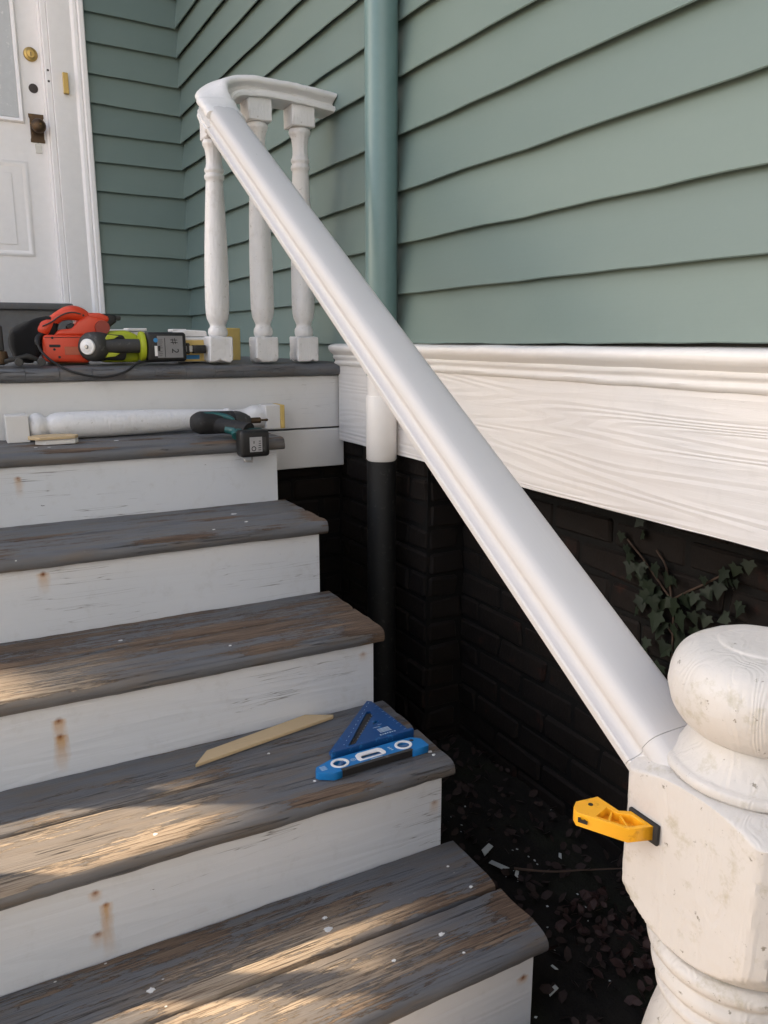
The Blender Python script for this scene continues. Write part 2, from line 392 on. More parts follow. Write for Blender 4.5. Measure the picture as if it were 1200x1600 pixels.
# ------------------------------------------------------------------ ground
bm = B()
bmesh.ops.create_grid(bm, x_segments=40, y_segments=40, size=120)
for v in bm.verts: v.co.z = GZ-.006
obj('ground', bm, plain('pale gravel ground', (.60,.48,.36), .95, bump=.6, bscale=30, var=.25), kind='structure')
bm = B(); N = 60
bmesh.ops.create_grid(bm, x_segments=N, y_segments=N, size=.5)
for v in bm.verts:
    v.co.x = -.25+(v.co.x+.5)*.85; v.co.y = -2.35+(v.co.y+.5)*2.5
    v.co.z = GZ+.004+.022*max(0, mnoise.noise(v.co*7+Vector((3, 1, 0))))+.012*abs(mnoise.noise(v.co*23))
obj('soil_bed', bm, 'soil', smooth=180, kind='structure')

bm = B(); bmesh.ops.create_grid(bm, x_segments=2, y_segments=2, size=1)  # unseen dark sheet, added to cut bounce light on the risers
for v in bm.verts: v.co = Vector((v.co.x*9-.5, -6.75+v.co.y*4.2, GZ+.03))
obj('bounce_cut_pavement', bm, plain('dark asphalt', (.06, .063, .068), .85, bump=.4, bscale=25, var=.15), kind='structure')

# ------------------------------------------------------------------ house
house = root('house', 'sage green clapboard house with white door and black brick base beside the porch stair', 'house', (XW, YC, 0))
ZM = {  # course lines: at the corner, beyond the railing, by the pipe, near the picture's edge
 'c': [.191, .320, .462, .603, .747, .877, .997, 1.118, 1.243, 1.375, 1.499], 'm': [.190, .319, .453, .589, .732, .850],
 'p': [.194, .322, .453, .589, .725, .855], 'n': [.200, .326, .458], 'd': [.194, .337, .473, .613, .751, .879, 1.002, 1.131, 1.255, 1.385, 1.510]}
def zc(k, c):
    L = ZM[k]
    if c < 0: return L[0]+.129*c
    if c < len(L): return L[c]
    return L[-1]+(c-len(L)+1)*.1295
NC = 24
YS = [('c', YC-.004), ('m', -.185), ('p', -.386), ('n', -1.475), ('n', -3.2)]
def wall_z(c, y):
    for (ka, ya), (kb, yb) in zip(YS, YS[1:]):
        if ya >= y >= yb:
            t = (ya-y)/(ya-yb); return zc(ka, c)*(1-t)+zc(kb, c)*t
    return zc('n', c)
def clap_side(c):
    bm = B(); rings = []
    ys = []
    y0 = YC-.016; y1 = -3.2
    if c == -2: y1 = .055
    n = 70
    for i in range(n+1):
        t = i/n; y = y0+(y1-y0)*t
        zb, zt = wall_z(c, y), wall_z(c+1, y)+.012
        w1 = .0028*mnoise.noise(Vector((y*5, c*3.1, 0)))+.0018*mnoise.noise(Vector((y*31, c*1.7, 4)))
        zb += w1; wx = .002*mnoise.noise(Vector((y*2.2, c*5.3, 9)))
        xo = XW-.026+wx
        rings.append([Vector((xo, y, zb+.002)), Vector((xo+.002, y, zb)), Vector((xo+.005, y, zb+.003)), Vector((xo+.0195, y, zb+.016)), Vector((XW-.001, y, zt)), Vector((XW-.0055+wx*.4, y, zt))])
    add_sweep(bm, rings); return bm
for c in range(-2, NC):
    o = obj('clapboard', clap_side(c), 'siding', house, 30); o['tone'] = rnd.random()
def clap_door(c, x0, x1):
    bm = B(); rings = []; n = 30
    for i in range(n+1):
        x = x0+(x1-x0)*i/n; t = min(1, max(0, (x+.11)/(XW+.11)))
        f = lambda cc: zc('d', cc)*(1-t)+zc('c', cc)*t
        zb, zt = f(c), f(c+1)+.012
        zb += .0022*mnoise.noise(Vector((x*6, c*2.3, 2)))+.001*mnoise.noise(Vector((x*30, c, 4))); wy = .0016*mnoise.noise(Vector((x*3, c*4, 5)))
        yo = YC-.026+wy
        rings.append([Vector((x, yo, zb+.002)), Vector((x, yo+.002, zb)), Vector((x, yo+.005, zb+.003)), Vector((x, yo+.0195, zb+.016)), Vector((x, YC-.001, zt)), Vector((x, YC-.0055+wy*.4, zt))])
    add_sweep(bm, rings); return bm
CXR, CXL = -.113, -1.36                                            # casing outer edges
for c in range(-2, NC):
    o = obj('clapboard', clap_door(c, CXR-.004, XW-.004), 'siding', house, 30); o['tone'] = rnd.random()
    if c % 1 == 0:
        o = obj('clapboard', clap_door(c, -2.3, CXL+.004) if c < 17 else clap_door(c, -2.3, CXR-.004), 'siding', house, 30); o['tone'] = rnd.random()
bm = B(); add_box(bm, XW+.001, XW+.20, -3.2, YC+.2, -.2, 3.3); obj('sheathing', bm, 'pipe_black', house)
bm = B(); add_box(bm, CXR-.08, XW, YC+.001, YC+.16, -.6, 3.3); obj('sheathing', bm, 'pipe_black', house)
bm = B(); add_box(bm, -2.3, CXL+.08, YC+.001, YC+.16, -1.1, 3.3); obj('sheathing', bm, 'pipe_black', house)
bm = B(); add_box(bm, CXL+.082, CXR-.082, YC+.001, YC+.16, 2.34, 3.3); obj('sheathing', bm, 'pipe_black', house)
obj('eave', box(XW-.35, XW+.6, -3.4, YC+.6, 3.30, 3.42), 'trim', house)
# skirt board and its cap moulding along the side wall, in front of the porch
bm = B(); rings = []
for i in range(61):
    y = .008-i*(3.2)/60; zb = -.240+.0016*mnoise.noise(Vector((y*12, 3, 1)))+(.010 if y > -.02 else 0)*0
    rings.append([Vector((XW-.022, y, zb)), Vector((XW-.022, y, .004)), Vector((XW-.001, y, .004)), Vector((XW-.001, y, zb+.002))])
add_sweep(bm, rings); obj('skirt_board', bm, 'skirt', house, 30)
CAPP = [(-.0205, -.006), (-.026, -.004), (-.030, .001), (-.031, .006), (-.028, .010), (-.0285, .014), (-.033, .018), (-.035, .023), (-.0335, .028), (-.036, .031), (-.043, .036), (-.049, .043), (-.051, .050), (-.049, .057), (-.042, .061), (-.030, .063), (-.002, .066), (-.002, -.006)]
bm = B(); rings = []
for i in range(131):
    y = .020-i*3.2/130
    rings.append([Vector((XW+a+.0016*mnoise.noise(Vector((y*14, b*60, 3)))*(a < -.01), y, b+.0016*mnoise.noise(Vector((y*9, b*40, 8)))*(a < -.01))) for a, b in CAPP])
add_sweep(bm, rings); obj('cap_moulding', bm, 'cap', house, 50)
# brick base: pier beside the porch and the wall set back under the house
def bricks(fnd, O, U, length, z0, z1, out):
    """courses of bricks on the plane through O along U; out = outward normal"""
    U = Vector(U); outv = Vector(out); ch, bl = .0680, .198; z = z0; row = 0
    while z < z1-.02:
        u = -(.5*bl if row % 2 else 0.)
        while u < length-.012:
            a, b = max(u, 0), min(u+bl-.010, length)
            if b-a > .03:
                jt = rnd.uniform(-.0035, .0035); bm = B(); zz = min(z+ch-.010, z1)
                p = Vector(O)+U*a+Vector((0, 0, z)); q = Vector(O)+U*b+Vector((0, 0, zz))
                pts = [p, q, p-outv*.05, q-outv*.05, p+outv*(.006+jt), q+outv*(.006+jt)]
                lo = [min(v[i] for v in (p-outv*.05, p+outv*(.006+jt), q-outv*.05, q+outv*(.006+jt))) for i in range(3)]
                hi = [max(v[i] for v in (p-outv*.05, p+outv*(.006+jt), q-outv*.05, q+outv*(.006+jt))) for i in range(3)]
                add_box(bm, lo[0], hi[0], lo[1], hi[1], lo[2], hi[2], bev=.006, seg=1)
                jitter(bm, .0065, 22); jitter(bm, .0035, 75)
                obj('brick', bm, 'brick', fnd)
            u += bl
        z += ch; row += 1
XP, XB = XW+.012, XW+.135
fnd = obj('brick_foundation', box(XB, XB+.25, -2.6, .10, GZ-.1, -.205), 'mortar', house)
bm = B(); add_box(bm, XP, XB-.001, -.49, .098, GZ-.1, -.206); obj('brick_pier', bm, 'mortar', fnd)
bm = B(); add_box(bm, -.05, XP-.001, .06, .20, GZ-.1, -.32); obj('brick_panel', bm, 'mortar', fnd)
bricks(fnd, (XB, -2.55, 0), (0, 1, 0), 2.06, GZ-.02, -.215, (-1, 0, 0))
bricks(fnd, (XP, -.49, 0), (0, 1, 0), .55, GZ-.02, -.215, (-1, 0, 0))
bricks(fnd, (XP+.008, -.49, 0), (1, 0, 0), XB-XP-.016, GZ-.02, -.215, (0, -1, 0))
bricks(fnd, (-.04, .06, 0), (1, 0, 0), XP+.03, GZ-.02, -.325, (0, -1, 0))
# door, casing, sill
DY = YC+.035
door = obj('front_door', box(-1.20, -.30, DY, DY+.045, .238, 2.26, bev=.002), 'trim', house, label='white panelled front door with tall glass')
glx0, glx1, glz0, glz1 = -1.07, -.412, 1.045, 2.10
def ring_frame(x0, x1, z0, z1, wd, y, dep):
    bm = B(); prof = [(0, 0), (0, -dep*.5), (wd*.25, -dep), (wd*.6, -dep*.8), (wd*.8, -dep*.35), (wd, 0)]
    rings = []
    for cx, cz, sx, sz in ((x0, z0, 1, 1), (x1, z0, -1, 1), (x1, z1, -1, -1), (x0, z1, 1, -1)):
        rings.append([Vector((cx+sx*a, y+b, cz+sz*a)) for a, b in prof])
    rings.append(rings[0]); V = add_sweep(bm, rings, cap=False, close=False); bmesh.ops.remove_doubles(bm, verts=bm.verts, dist=1e-6); return bm
gp = obj('glass_pane', box(glx0, glx1, DY-.006, DY-.001, glz0, glz1), 'glass', door)
obj('glazing_bead', ring_frame(glx0-.022, glx1+.022, glz0-.022, glz1+.022, .024, DY-.0005, .014), 'trim', door, 40)
obj('panel_moulding', ring_frame(-1.09, -.395, .45, .862, .024, DY-.0005, .006), 'trim', door, 40)
obj('panel_field', box(-1.02, -.465, DY-.0025, DY-.0005, .50, .81, bev=.0015), 'trim', door)
bolt = B(); add_lathe(bolt, [(0, 0), (.027, 0), (.030, -.004), (.027, -.010), (.018, -.013), (.016, -.017), (0, -.018)], (-.341, DY, 1.312), 'Y', 28)
bolt = obj('deadbolt', bolt, 'brass', door, 40); obj('keyhole', box(-.3425, -.3395, DY-.0195, DY-.017, 1.302, 1.318), 'dark_hole', bolt)
obj('hole_cover', lathe([(0, 0), (.020, 0), (.019, -.003), (0, -.004)], (-.341, DY, 1.174), 'Y', 24), 'dark_hole', door)
lat = obj('door_latch', prism([(-.030, -.058), (.030, -.058), (.030, -.046), (.028, -.040), (.028, .040), (.032, .048), (.032, .062), (-.032, .062), (-.032, .048), (-.028, .040), (-.028, -.040), (-.030, -.046)], .006, (-.341, DY, 1.005), (1, 0, 0), (0, 0, 1), bev=.0015), 'bronze', door)
obj('door_knob', lathe([(0, 0), (.012, 0), (.011, -.025), (.020, -.032), (.030, -.040), (.031, -.052), (.024, -.062), (.012, -.066), (0, -.067)], (-.338, DY-.005, 1.008), 'Y', 28), 'bronze', lat, 40)
obj('key_plate', prism([(-.012, -.022), (.012, -.022), (.014, .015), (0, .022), (-.014, .015)], .004, (-.341, DY, .925), (1, 0, 0), (0, 0, 1)), 'steel', door)
# casing: moulded profile swept up the right side, plain on the left
def casing(xo, sx):
    bm = B()   # across from the outer edge: (distance in, forward)
    pr = [(0, .0), (0, -.034), (.004, -.037), (.020, -.037), (.024, -.032), (.027, -.027), (.032, -.031), (.044, -.030), (.052, -.024), (.056, -.018), (.060, -.019), (.150, -.019), (.153, -.016), (.153, .001)]
    ring = lambda z: [Vector((xo-sx*a, YC-.001+b, z)) for a, b in pr]
    add_sweep(bm, [ring(z) for z in (.0, .4, .9, 1.4, 2.36)]); return bm
cs = obj('door_casing', casing(CXR, 1), 'trim', house, 30); obj('door_casing', casing(CXL, -1), 'trim', house, 30)
obj('door_jamb', box(-.291, -.267, YC-.012, DY+.05, .21, 2.28, bev=.003), 'trim', house)
obj('door_stop', box(-.302, -.2915, DY-.020, DY-.0005, .238, 2.26, bev=.002), 'trim', house)
obj('door_jamb', box(-1.206, -1.182, YC-.012, DY+.05, .21, 2.28), 'trim', house)
obj('door_head', box(CXL-.02, CXR+.02, YC-.045, YC-.001, 2.362, 2.50, bev=.006), 'trim', house)
for z in (1.245, 1.200): obj('screw_hole', lathe([(0, 0), (.005, 0), (0, -.001)], (-.279, YC-.0122, z), 'Y', 10), 'dark_hole', cs)
obj('casing_block', box(-.222, -.199, YC-.036, YC-.0205, 1.152, 1.240, bev=.002), 'brass', house)
obj('door_sill', box(-1.36, -.268, YC-.13, DY+.05, .206, .236, bev=.007, seg=2), 'sill', house, 40)
obj('sill_riser', box(-1.34, -.275, YC-.105, YC-.02, .0, .205), 'sill', house)

# ------------------------------------------------------------------ downpipe
PX, PY = .2545, -.364
dp = root('downpipe', 'tall round drain pipe on the side wall, green above, white at the skirt, black below', 'downpipe', (PX, PY, GZ))
c3 = (PX, PY, 0)
obj('pipe_section', lathe([(.0425, -.02), (.0425, 3.25)], c3, seg=40), 'pipe_green', dp, 40, label='green upper pipe section')
obj('pipe_section', lathe([(.0385, -.10), (.0385, -.0205)], c3, seg=40), 'pipe_white', dp, 40)
obj('pipe_section', lathe([(.0385, -.255), (.0425, -.250), (.0425, -.078), (.0412, -.075), (.039, -.0745)], c3, seg=40), 'pipe_white', dp, 40, label='white lower pipe section')
obj('pipe_section', lathe([(.0412, GZ-.02), (.0412, -.2555)], c3, seg=40), 'pipe_black', dp, 40, label='black bottom pipe section')
obj('pipe_bracket', box(PX-.01, XW-.002, PY-.012, PY+.012, 1.4, 1.43), 'pipe_green', dp)

# ------------------------------------------------------------------ porch landing
land = root('porch_landing', 'grey boarded porch floor with rough nosing and white fascia at the top of the stair', 'porch', (XL, .0, -.9))
x = XW-.004; k = 0
while x > XL:
    wd = .0845+rnd.uniform(-.002, .002); bm = B(); fy = -.006+rnd.uniform(-.0015, .0015)
    prof = [(YC-.03, .0), (YC-.03, -.032), (fy+.012, -.034), (fy+.003, -.030), (fy-.001, -.020), (fy, -.009), (fy+.006, -.002), (fy+.016, .002), (.10, .007), (.6, .008)]
    rings = []
    for xx in (x, x-.02, x-.042, x-.062, x-wd+.0008):
        rings.append([Vector((xx, y+(.003*mnoise.noise(Vector((xx*30, z*50, 1))) if y < .05 else 0), z+.0015*mnoise.noise(Vector((xx*18, y*4, 6))))) for y, z in prof])
    add_sweep(bm, rings); lay = None
    o = obj('floor_board', bm, 'tread', land, 50); o['wear'] = .25+rnd.uniform(-.15, .15)
    x -= wd; k += 1
bm = box(XL, XW-.0165, .018, .040, -.198, -.036, bev=.002); obj('fascia_board', bm, 'fascia', land)
bm = box(XL, XW-.002, .016, .040, -.325, -.2035, bev=.002); obj('fascia_board', bm, 'fascia', land)
obj('floor_frame', box(XL, XW-.004, .041, YC-.04, -.32, -.036), 'pipe_black', land)

# ------------------------------------------------------------------ stair
st = root('stair', 'five white risers with worn grey two board treads climbing to the porch', 'stairs', (0, -.7, GZ))
def tread_board(k, y0, y1, nose, wear, seed):
    """a board from y0 (front) to y1 (back); nose: rounded front"""
    x1 = DX[k-1]; z = -k*RISE+DZ[k-1]; bm = B(); n = 90; ly = bm.verts.layers.float.new('edge'); lit_bare = bm.verts.layers.float.new('bare'); rings = []; E = []
    if nose: pf = [(y0+.016, -.034), (y0+.006, -.032), (y0+.001, -.026), (y0, -.018), (y0+.0015, -.010), (y0+.006, -.004), (y0+.014, -.0008), (y0+.025, 0)]
    else: pf = [(y0+.001, -.034), (y0, -.010), (y0+.002, -.004), (y0+.007, -.0008), (y0+.02, 0)]
    m = 5
    pf += [(y0+.03+(y1-y0-.036)*i/m, 0) for i in range(m+1)]+[(y1-.002, -.001), (y1, -.004), (y1, -.034)]
    for i in range(n+1):
        t = i/n; xx = x1+(XL-x1)*t**1.15
        endc = max(0, 1-(x1-xx)/.02)
        ring = []
        for (y, zz) in pf:
            p = Vector((xx, y, z+zz))
            a = .0014*mnoise.noise(Vector((xx*9+seed, y*40, zz*40)))+.0009*mnoise.noise(Vector((xx*40+seed, y*90, 2)))
            fr = zz < -.0005 or abs(y-y0) < .01
            p.y += a*(1.3 if fr else .3); p.z += a*.8-.0014*(1+mnoise.noise(Vector((xx*2.5, seed, y*3))))*0
            if i == 0: p.x -= abs(zz)*.0; p.x += .004*mnoise.noise(Vector((seed*3, y*25, zz*20)))
            ring.append(p)
        rings.append(ring)
    V = add_sweep(bm, rings)
    for ring in V:
        for v, (y, zz) in zip(ring, pf):
            xx = v.co.x
            e = math.exp(-((y-(y0+.010))/.020)**2)*(1 if zz > -.007 else .12)*(.95 if nose else .6)*max(-.2, .25+1.5*mnoise.noise(Vector((xx*5+seed*2, 1, 3))))
            if nose and zz < -.007: e -= .35
            e += .7*math.exp(-((x1-xx)/.05)**2)*(.6+mnoise.noise(Vector((seed, y*14, 2))))
            if y > y0+.03: e += .45*(mnoise.noise(Vector((xx*2.2+seed*5, y*12, 7))))
            v[ly] = e
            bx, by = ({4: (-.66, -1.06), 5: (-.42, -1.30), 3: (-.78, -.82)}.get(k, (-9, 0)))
            v[lit_bare] = math.exp(-((xx-bx)/.24)**4-((y-by)/.095)**4)*(1 if zz > -.012 else .2)  # bare spots spread under the sun patches to paint them brighter
            v[ly] += .42*v[lit_bare]
    for v in V[0]: v.co.x += 0
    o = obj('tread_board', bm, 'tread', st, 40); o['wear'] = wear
    return o
GAPY = {1: -.165, 2: -.435, 3: -.703, 4: -.988, 5: -1.279}
WEAR = {1: (.50, .46), 2: (.62, .62), 3: (.86, .86), 4: (.32, .50), 5: (.48, .58)}
TB = {}
for k in range(1, 6):
    yb = -(k-1)*RUN+.010; yf = -k*RUN-.008
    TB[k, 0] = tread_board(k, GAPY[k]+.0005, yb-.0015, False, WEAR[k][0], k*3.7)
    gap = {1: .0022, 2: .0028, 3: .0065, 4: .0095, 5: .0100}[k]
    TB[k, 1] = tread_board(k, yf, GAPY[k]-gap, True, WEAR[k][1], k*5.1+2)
    obj('tread_bearer', box(XL, DX[k-1]-.04, yf+.03, yb-.02, -k*RISE-.075, -k*RISE-.0365+DZ[k-1]), 'pipe_black', st)
STAIN = {1: [(-.670, -.244, .05, .9)], 2: [(-.654, -.406, .045, 1.0)], 3: [(-.671, -.609, .06, 1.2), (-.671, -.641, .075, 1.4), (-.045, -.600, .02, .5)],
         4: [(-.648, -.805, .10, 1.4), (-.661, -.778, .02, .9), (-.664, -.853, .03, .8), (-.032, -.807, .03, .7)], 5: [(-.029, -.979, .015, 1.0)]}
for k in range(1, 6):
    y = -k*RUN+.010; x1 = DX[k-1]-.018; z1 = -k*RISE-.0345+DZ[k-1]; z0 = -(k+1)*RISE+(DZ[k] if k < 5 else 0)-.025
    bm = B(); rings = []
    for i in range(61):
        xx = x1+(XL-x1)*i/60
        zz = z0+.0012*mnoise.noise(Vector((xx*16, k*2, 1))) if k < 5 else z0-.03
        rings.append([Vector((xx, y, zz)), Vector((xx, y+.0012*mnoise.noise(Vector((xx*3, k, 5))), (zz+z1)/2)), Vector((xx, y, z1)), Vector((xx, y+.02, z1)), Vector((xx, y+.02, zz))])
    add_sweep(bm, rings)
    zo = wloc(st); mm = white_wood('white riser paint', [(a-zo.x, b-zo.z, l, s) for a, b, l, s in STAIN[k]], (.675, .695, .73), [.3, .55, .8, .8, .8][k-1], .30, 0, .5, [14, 22, 30, 34, 34][k-1], 1.)
    mp = [n for n in mm.node_tree.nodes if n.type == 'MAPPING']
    for n in mp[:-1] if not STAIN[k] else [q for q in mp if tuple(q.inputs['Location'].default_value) != (0, 0, 0)]: n.inputs['Location'].default_value[0] += k*3.3; n.inputs['Location'].default_value[2] += k*.7
    obj('riser', bm, mm, st, 30)
bm = B()
for xx in (-.075, -.80, XL+.05):
    pts = [(.012, GZ)]
    for k in range(0, 5): pts += [(-(k)*RUN+.012+(.0 if k else 0), -k*RISE-.08-RISE*0)] if False else []
    prof = [(.03, GZ), (.03, -.21)]
    for k in range(1, 6): prof += [(-(k-1)*RUN+.03, -k*RISE-.08), (-k*RUN+.031, -k*RISE-.08)]
    prof += [(-5*RUN+.031, GZ)]
    b2 = B(); add_prism(b2, prof, .04, (xx, 0, 0), (0, 1, 0), (0, 0, 1)); obj('stringer', b2, 'pipe_black', st)
bm.free()
# paint drops on the treads
def blob(cx, cy, z, r, seed, par):
    bm = B(); rs = random.Random(seed); n = 12
    ring = [Vector((cx+math.cos(t)*r*rs.uniform(.65, 1.25)*1.25, cy+math.sin(t)*r*rs.uniform(.65, 1.25), z)) for t in (2*math.pi*i/n for i in range(n))]
    c = Vector((cx, cy, z)); add_sweep(bm, [ring, [c+(p-c)*.8+Vector((0, 0, .0008)) for p in ring]])
    obj('paint_drop', bm, 'spot', par)
for i, (k, x, y, r) in enumerate([(5, -.310, -1.236, .0060), (5, -.304, -1.209, .0038), (5, -.146, -1.337, .0046), (5, -.603, -1.226, .0052), (5, -.136, -1.389, .0024), (5, -.245, -1.350, .0030), (5, -.042, -1.194, .0024),
      (5, -.036, -1.262, .0036), (4, -.265, -1.082, .0030), (4, -.306, -.948, .0026), (4, -.022, -1.091, .0040), (4, -.022, -1.105, .0036), (4, -.56, -1.107, .0036), (3, -.525, -.664, .004), (3, -.33, -.80, .003),
      (2, -.187, -.395, .006), (2, -.186, -.493, .004), (2, -.279, -.535, .003), (1, -.42, -.15, .005), (1, -.62, -.20, .004), (1, -.59, -.21, .003)]):
    blob(x, y, -k*RISE+DZ[k-1]+.0002, r, i, TB[k, 0 if y > GAPY[k] else 1])

# ------------------------------------------------------------------ new handrail
PROF = [(-.0475, .0), (-.0488, .002), (-.0490, .0100), (-.0475, .0120), (-.0420, .0132), (-.0375, .0160), (-.0352, .0200), (-.0350, .0240), (-.0368, .0280), (-.0400, .0310), (-.0425, .0355), (-.0432, .0405), (-.0424, .0460), (-.0405, .0520), (-.0362, .0568), (-.0280, .0596), (-.0150, .0608), (0, .0612)]
PROF = PROF+[(-a, b) for a, b in PROF[-2::-1]]
SL = .639; DR = Vector((0, 1, SL)).normalized(); NR = Vector((0, -SL, 1)).normalized()
RB = lambda y: Vector((-.0735, y, .634+(y+.05)*SL))                 # centre of the rail's underside
hr = root('handrail', 'new smooth white handrail running down beside the stair to the newel post', 'handrail', (-.0735, -.9, .1))
bm = B(); ring = lambda P: [P+Vector((1, 0, 0))*a+NR*b for a, b in PROF]
add_sweep(bm, [ring(RB(y)) for y in (-1.690, -1.3, -.9, -.5, -.055)]); obj('rail', bm, 'rail', hr, 32)
bm = B(); add_sweep(bm, [ring(RB(y)) for y in (-1.735, -1.6905)]); obj('rail_end', bm, 'rail', hr, 32)

OPROF = [(-.040, 0), (-.0465, .002), (-.0475, .006), (-.0475, .0125), (-.0440, .0140), (-.0440, .0195), (-.0350, .0212), (-.0280, .0265), (-.0270, .0320), (-.0315, .0368), (-.0425, .0400), (-.0475, .0440), (-.0490, .0500), (-.0475, .0565), (-.0420, .0625), (-.0290, .0668), (-.0130, .0685), (0, .0690)]
OPROF = OPROF+[(-a, b) for a, b in OPROF[-2::-1]]
# ------------------------------------------------------------------ old landing railing: curved top rail on three turned balusters
lr = root('landing_railing', 'old white railing of a curved top rail and turned balusters on the porch edge', 'railing', (.08, .10, 0))
YB = .047
ctrl = [RB(-.082)+NR*-.003, RB(-.060)+NR*-.003, RB(-.035)+NR*-.002, Vector((-.071, -.008, .668)), Vector((-.060, .018, .697)), Vector((-.036, .037, .722)), Vector((.000, .046, .738)), Vector((.045, YB, .744)), Vector((.11, YB, .744)), Vector((.20, YB-.001, .740)), Vector((.292, YB-.002, .731))]
path = smooth_path(ctrl, 7); rings = []
for i, p in enumerate(path):
    d = path[min(i+1, len(path)-1)]-path[max(i-1, 0)]; d, a, n = frame_of(d)
    s = 1.06 if i < 22 else 1.0
    R2 = []
    for (pa, pb) in OPROF:
        q = p+a*pa*s*1.02+n*pb*(.93 if i < 22 else .86); j = mnoise.noise_vector(q*26)*.0020+mnoise.noise_vector(q*80)*.0012
        if i == len(path)-1: j += a*0+d*(.006*mnoise.noise(q*60))
        R2.append(q+j)
    rings.append(R2)
bm = B(); add_sweep(bm, rings); obj('curved_top_rail', bm, 'oldrail', lr, 45)
BAL = [(.0225, .083), (.0265, .087), (.0285, .093), (.0290, .100), (.0275, .108), (.0235, .114), (.0225, .120), (.0255, .128), (.0310, .140), (.0338, .156), (.0350, .176), (.0352, .200), (.0348, .26), (.0335, .33), (.0312, .40), (.0285, .47), (.0262, .52), (.0245, .556), (.0238, .566), (.0270, .570), (.0285, .576), (.0272, .582), (.0240, .586), (.0250, .589), (.0275, .594), (.0270, .600), (.0238, .605), (.0222, .615), (.0222, .632), (.0238, .648), (.0262, .659), (.0285, .664), (.0318, .670), (.0322, .677), (.0290, .683), (.0262, .686)]
def baluster(cx, cy, top, k=1.):
    e = bpy.data.objects.new('baluster', None); COL.objects.link(e); e.location = Vector((cx, cy, .007))-wloc(lr); e.parent = lr; e.empty_display_size = .05
    bm = B(); add_box(bm, cx-.035, cx+.035, cy-.035, cy+.035, .0095, .084, bev=.003)
    bmesh.ops.subdivide_edges(bm, edges=bm.edges, cuts=6, use_grid_fill=True)
    for v in bm.verts:
        v.co += mnoise.noise_vector(v.co*55)*.0020+mnoise.noise_vector(v.co*140)*.0008
        if v.co.z < .03: v.co.z += max(0, .018*mnoise.noise(Vector((v.co.x*60, v.co.y*60, cx*9))))
    obj('base_block', bm, 'bal', e, 40)
    bm = B(); add_lathe(bm, [(r, .083+(h-.083)*k) for r, h in BAL], (cx, cy, 0), seg=40)
    for v in bm.verts:
        t = math.atan2(v.co.y-cy, v.co.x-cx); r = Vector((v.co.x-cx, v.co.y-cy, 0))
        g = .0011*mnoise.noise(Vector((math.cos(t)*5, math.sin(t)*5, v.co.z*3+cx*20)))+.0007*mnoise.noise(Vector((math.cos(t)*14, math.sin(t)*14, v.co.z*5+cx)))
        if r.length > 1e-4: v.co += r.normalized()*g
    obj('turned_shaft', bm, 'bal', e, 60)
    bm = B(); add_box(bm, cx-.036*k**2, cx+.036*k**2, cy-.036, cy+.036, .0825+.603*k, top, bev=.003); bmesh.ops.subdivide_edges(bm, edges=bm.edges, cuts=2, use_grid_fill=True)
    jitter(bm, .0014, 50); obj('top_block', bm, 'bal', e, 40)
    return e
b1 = baluster(-.080, .043, .672, .90); b1.rotation_euler.y = R(1.3); baluster(.064, .046, .748); baluster(.197, .046, .743)

# ------------------------------------------------------------------ newel post: square block turned into round above and below
NXc, NYc, NH = -.0347, -1.7942, .0985
nw = root('newel_post', 'thick old cream white newel post with round mushroom cap at the foot of the handrail', 'newel post', (NXc, NYc, GZ))
SEG = 128
def newel_mesh(prof, cap=True):
    rings = []
    for r, z in prof:
        ring = []
        for k in range(SEG):
            t = 2*math.pi*(k+.5)/SEG; c, s = math.cos(t), math.sin(t)
            ch = .0065
            sq = min(NH/max(abs(c), abs(s)), (2*NH-ch*2.2)/(abs(c)+abs(s)))
            rr = min(r, sq); p = Vector((NXc+rr*c, NYc+rr*s, z)); q = Vector((c*rr, s*rr, z))
            n = .0016*mnoise.noise(q*18)+.0008*mnoise.noise(q*60)+.0010*mnoise.noise(Vector((q.x*40, q.y*40, q.z*6)))
            ring.append(p+Vector((c, s, .3))*n)
        rings.append(ring)
    bm = B(); add_sweep(bm, rings); return bm
def fine(prof, n=5):
    pts = smooth_path([(r, 0, z) for r, z in prof], n); return [(max(.0005, p.x), p.z) for p in pts]
obj('cap_finial', newel_mesh(fine([(.045, -.3445), (.056, -.3435), (.069, -.3395), (.081, -.3310), (.0900, -.318), (.0948, -.303), (.0962, -.291), (.0940, -.275), (.086, -.258), (.073, -.2475), (.057, -.2425), (.050, -.2410), (.046, -.2385), (.030, -.2365), (.0, -.2355)], 4)), 'newel', nw, 60)
obj('neck', newel_mesh(fine([(.080, -.394), (.0905, -.388), (.0928, -.383), (.0915, -.378), (.0880, -.3755), (.0845, -.3735), (.0800, -.368), (.0730, -.359), (.0680, -.350), (.0655, -.342), (.0645, -.335)], 4)), 'newel', nw, 60)
bl = [(.060, -.600), (.090, -.594), (.099, -.588), (.112, -.576), (.124, -.562), (.131, -.548), (.136, -.530), (.15, -.500), (.15, -.44), (.136, -.415), (.128, -.4055), (.115, -.398), (.104, -.3925), (.094, -.3895), (.075, -.389)]
obj('post_block', newel_mesh(fine(bl, 6)), 'newel', nw, 42)
sh = [(.05, GZ-.03), (.098, GZ-.02), (.098, -1.02), (.1, -.98), (.104, -.93), (.104, -.88), (.101, -.83), (.094, -.775), (.084, -.725), (.077, -.700), (.0745, -.690), (.0755, -.684), (.0800, -.680), (.0830, -.675), (.0830, -.669), (.0795, -.665), (.0785, -.661), (.0845, -.655), (.0890, -.649), (.0895, -.642), (.0870, -.636), (.0840, -.632), (.0850, -.628), (.0925, -.622), (.0965, -.616), (.0970, -.609), (.0930, -.603), (.085, -.599), (.05, -.598)]
obj('turned_shaft', newel_mesh(fine(sh, 4)), 'newel', nw, 60)

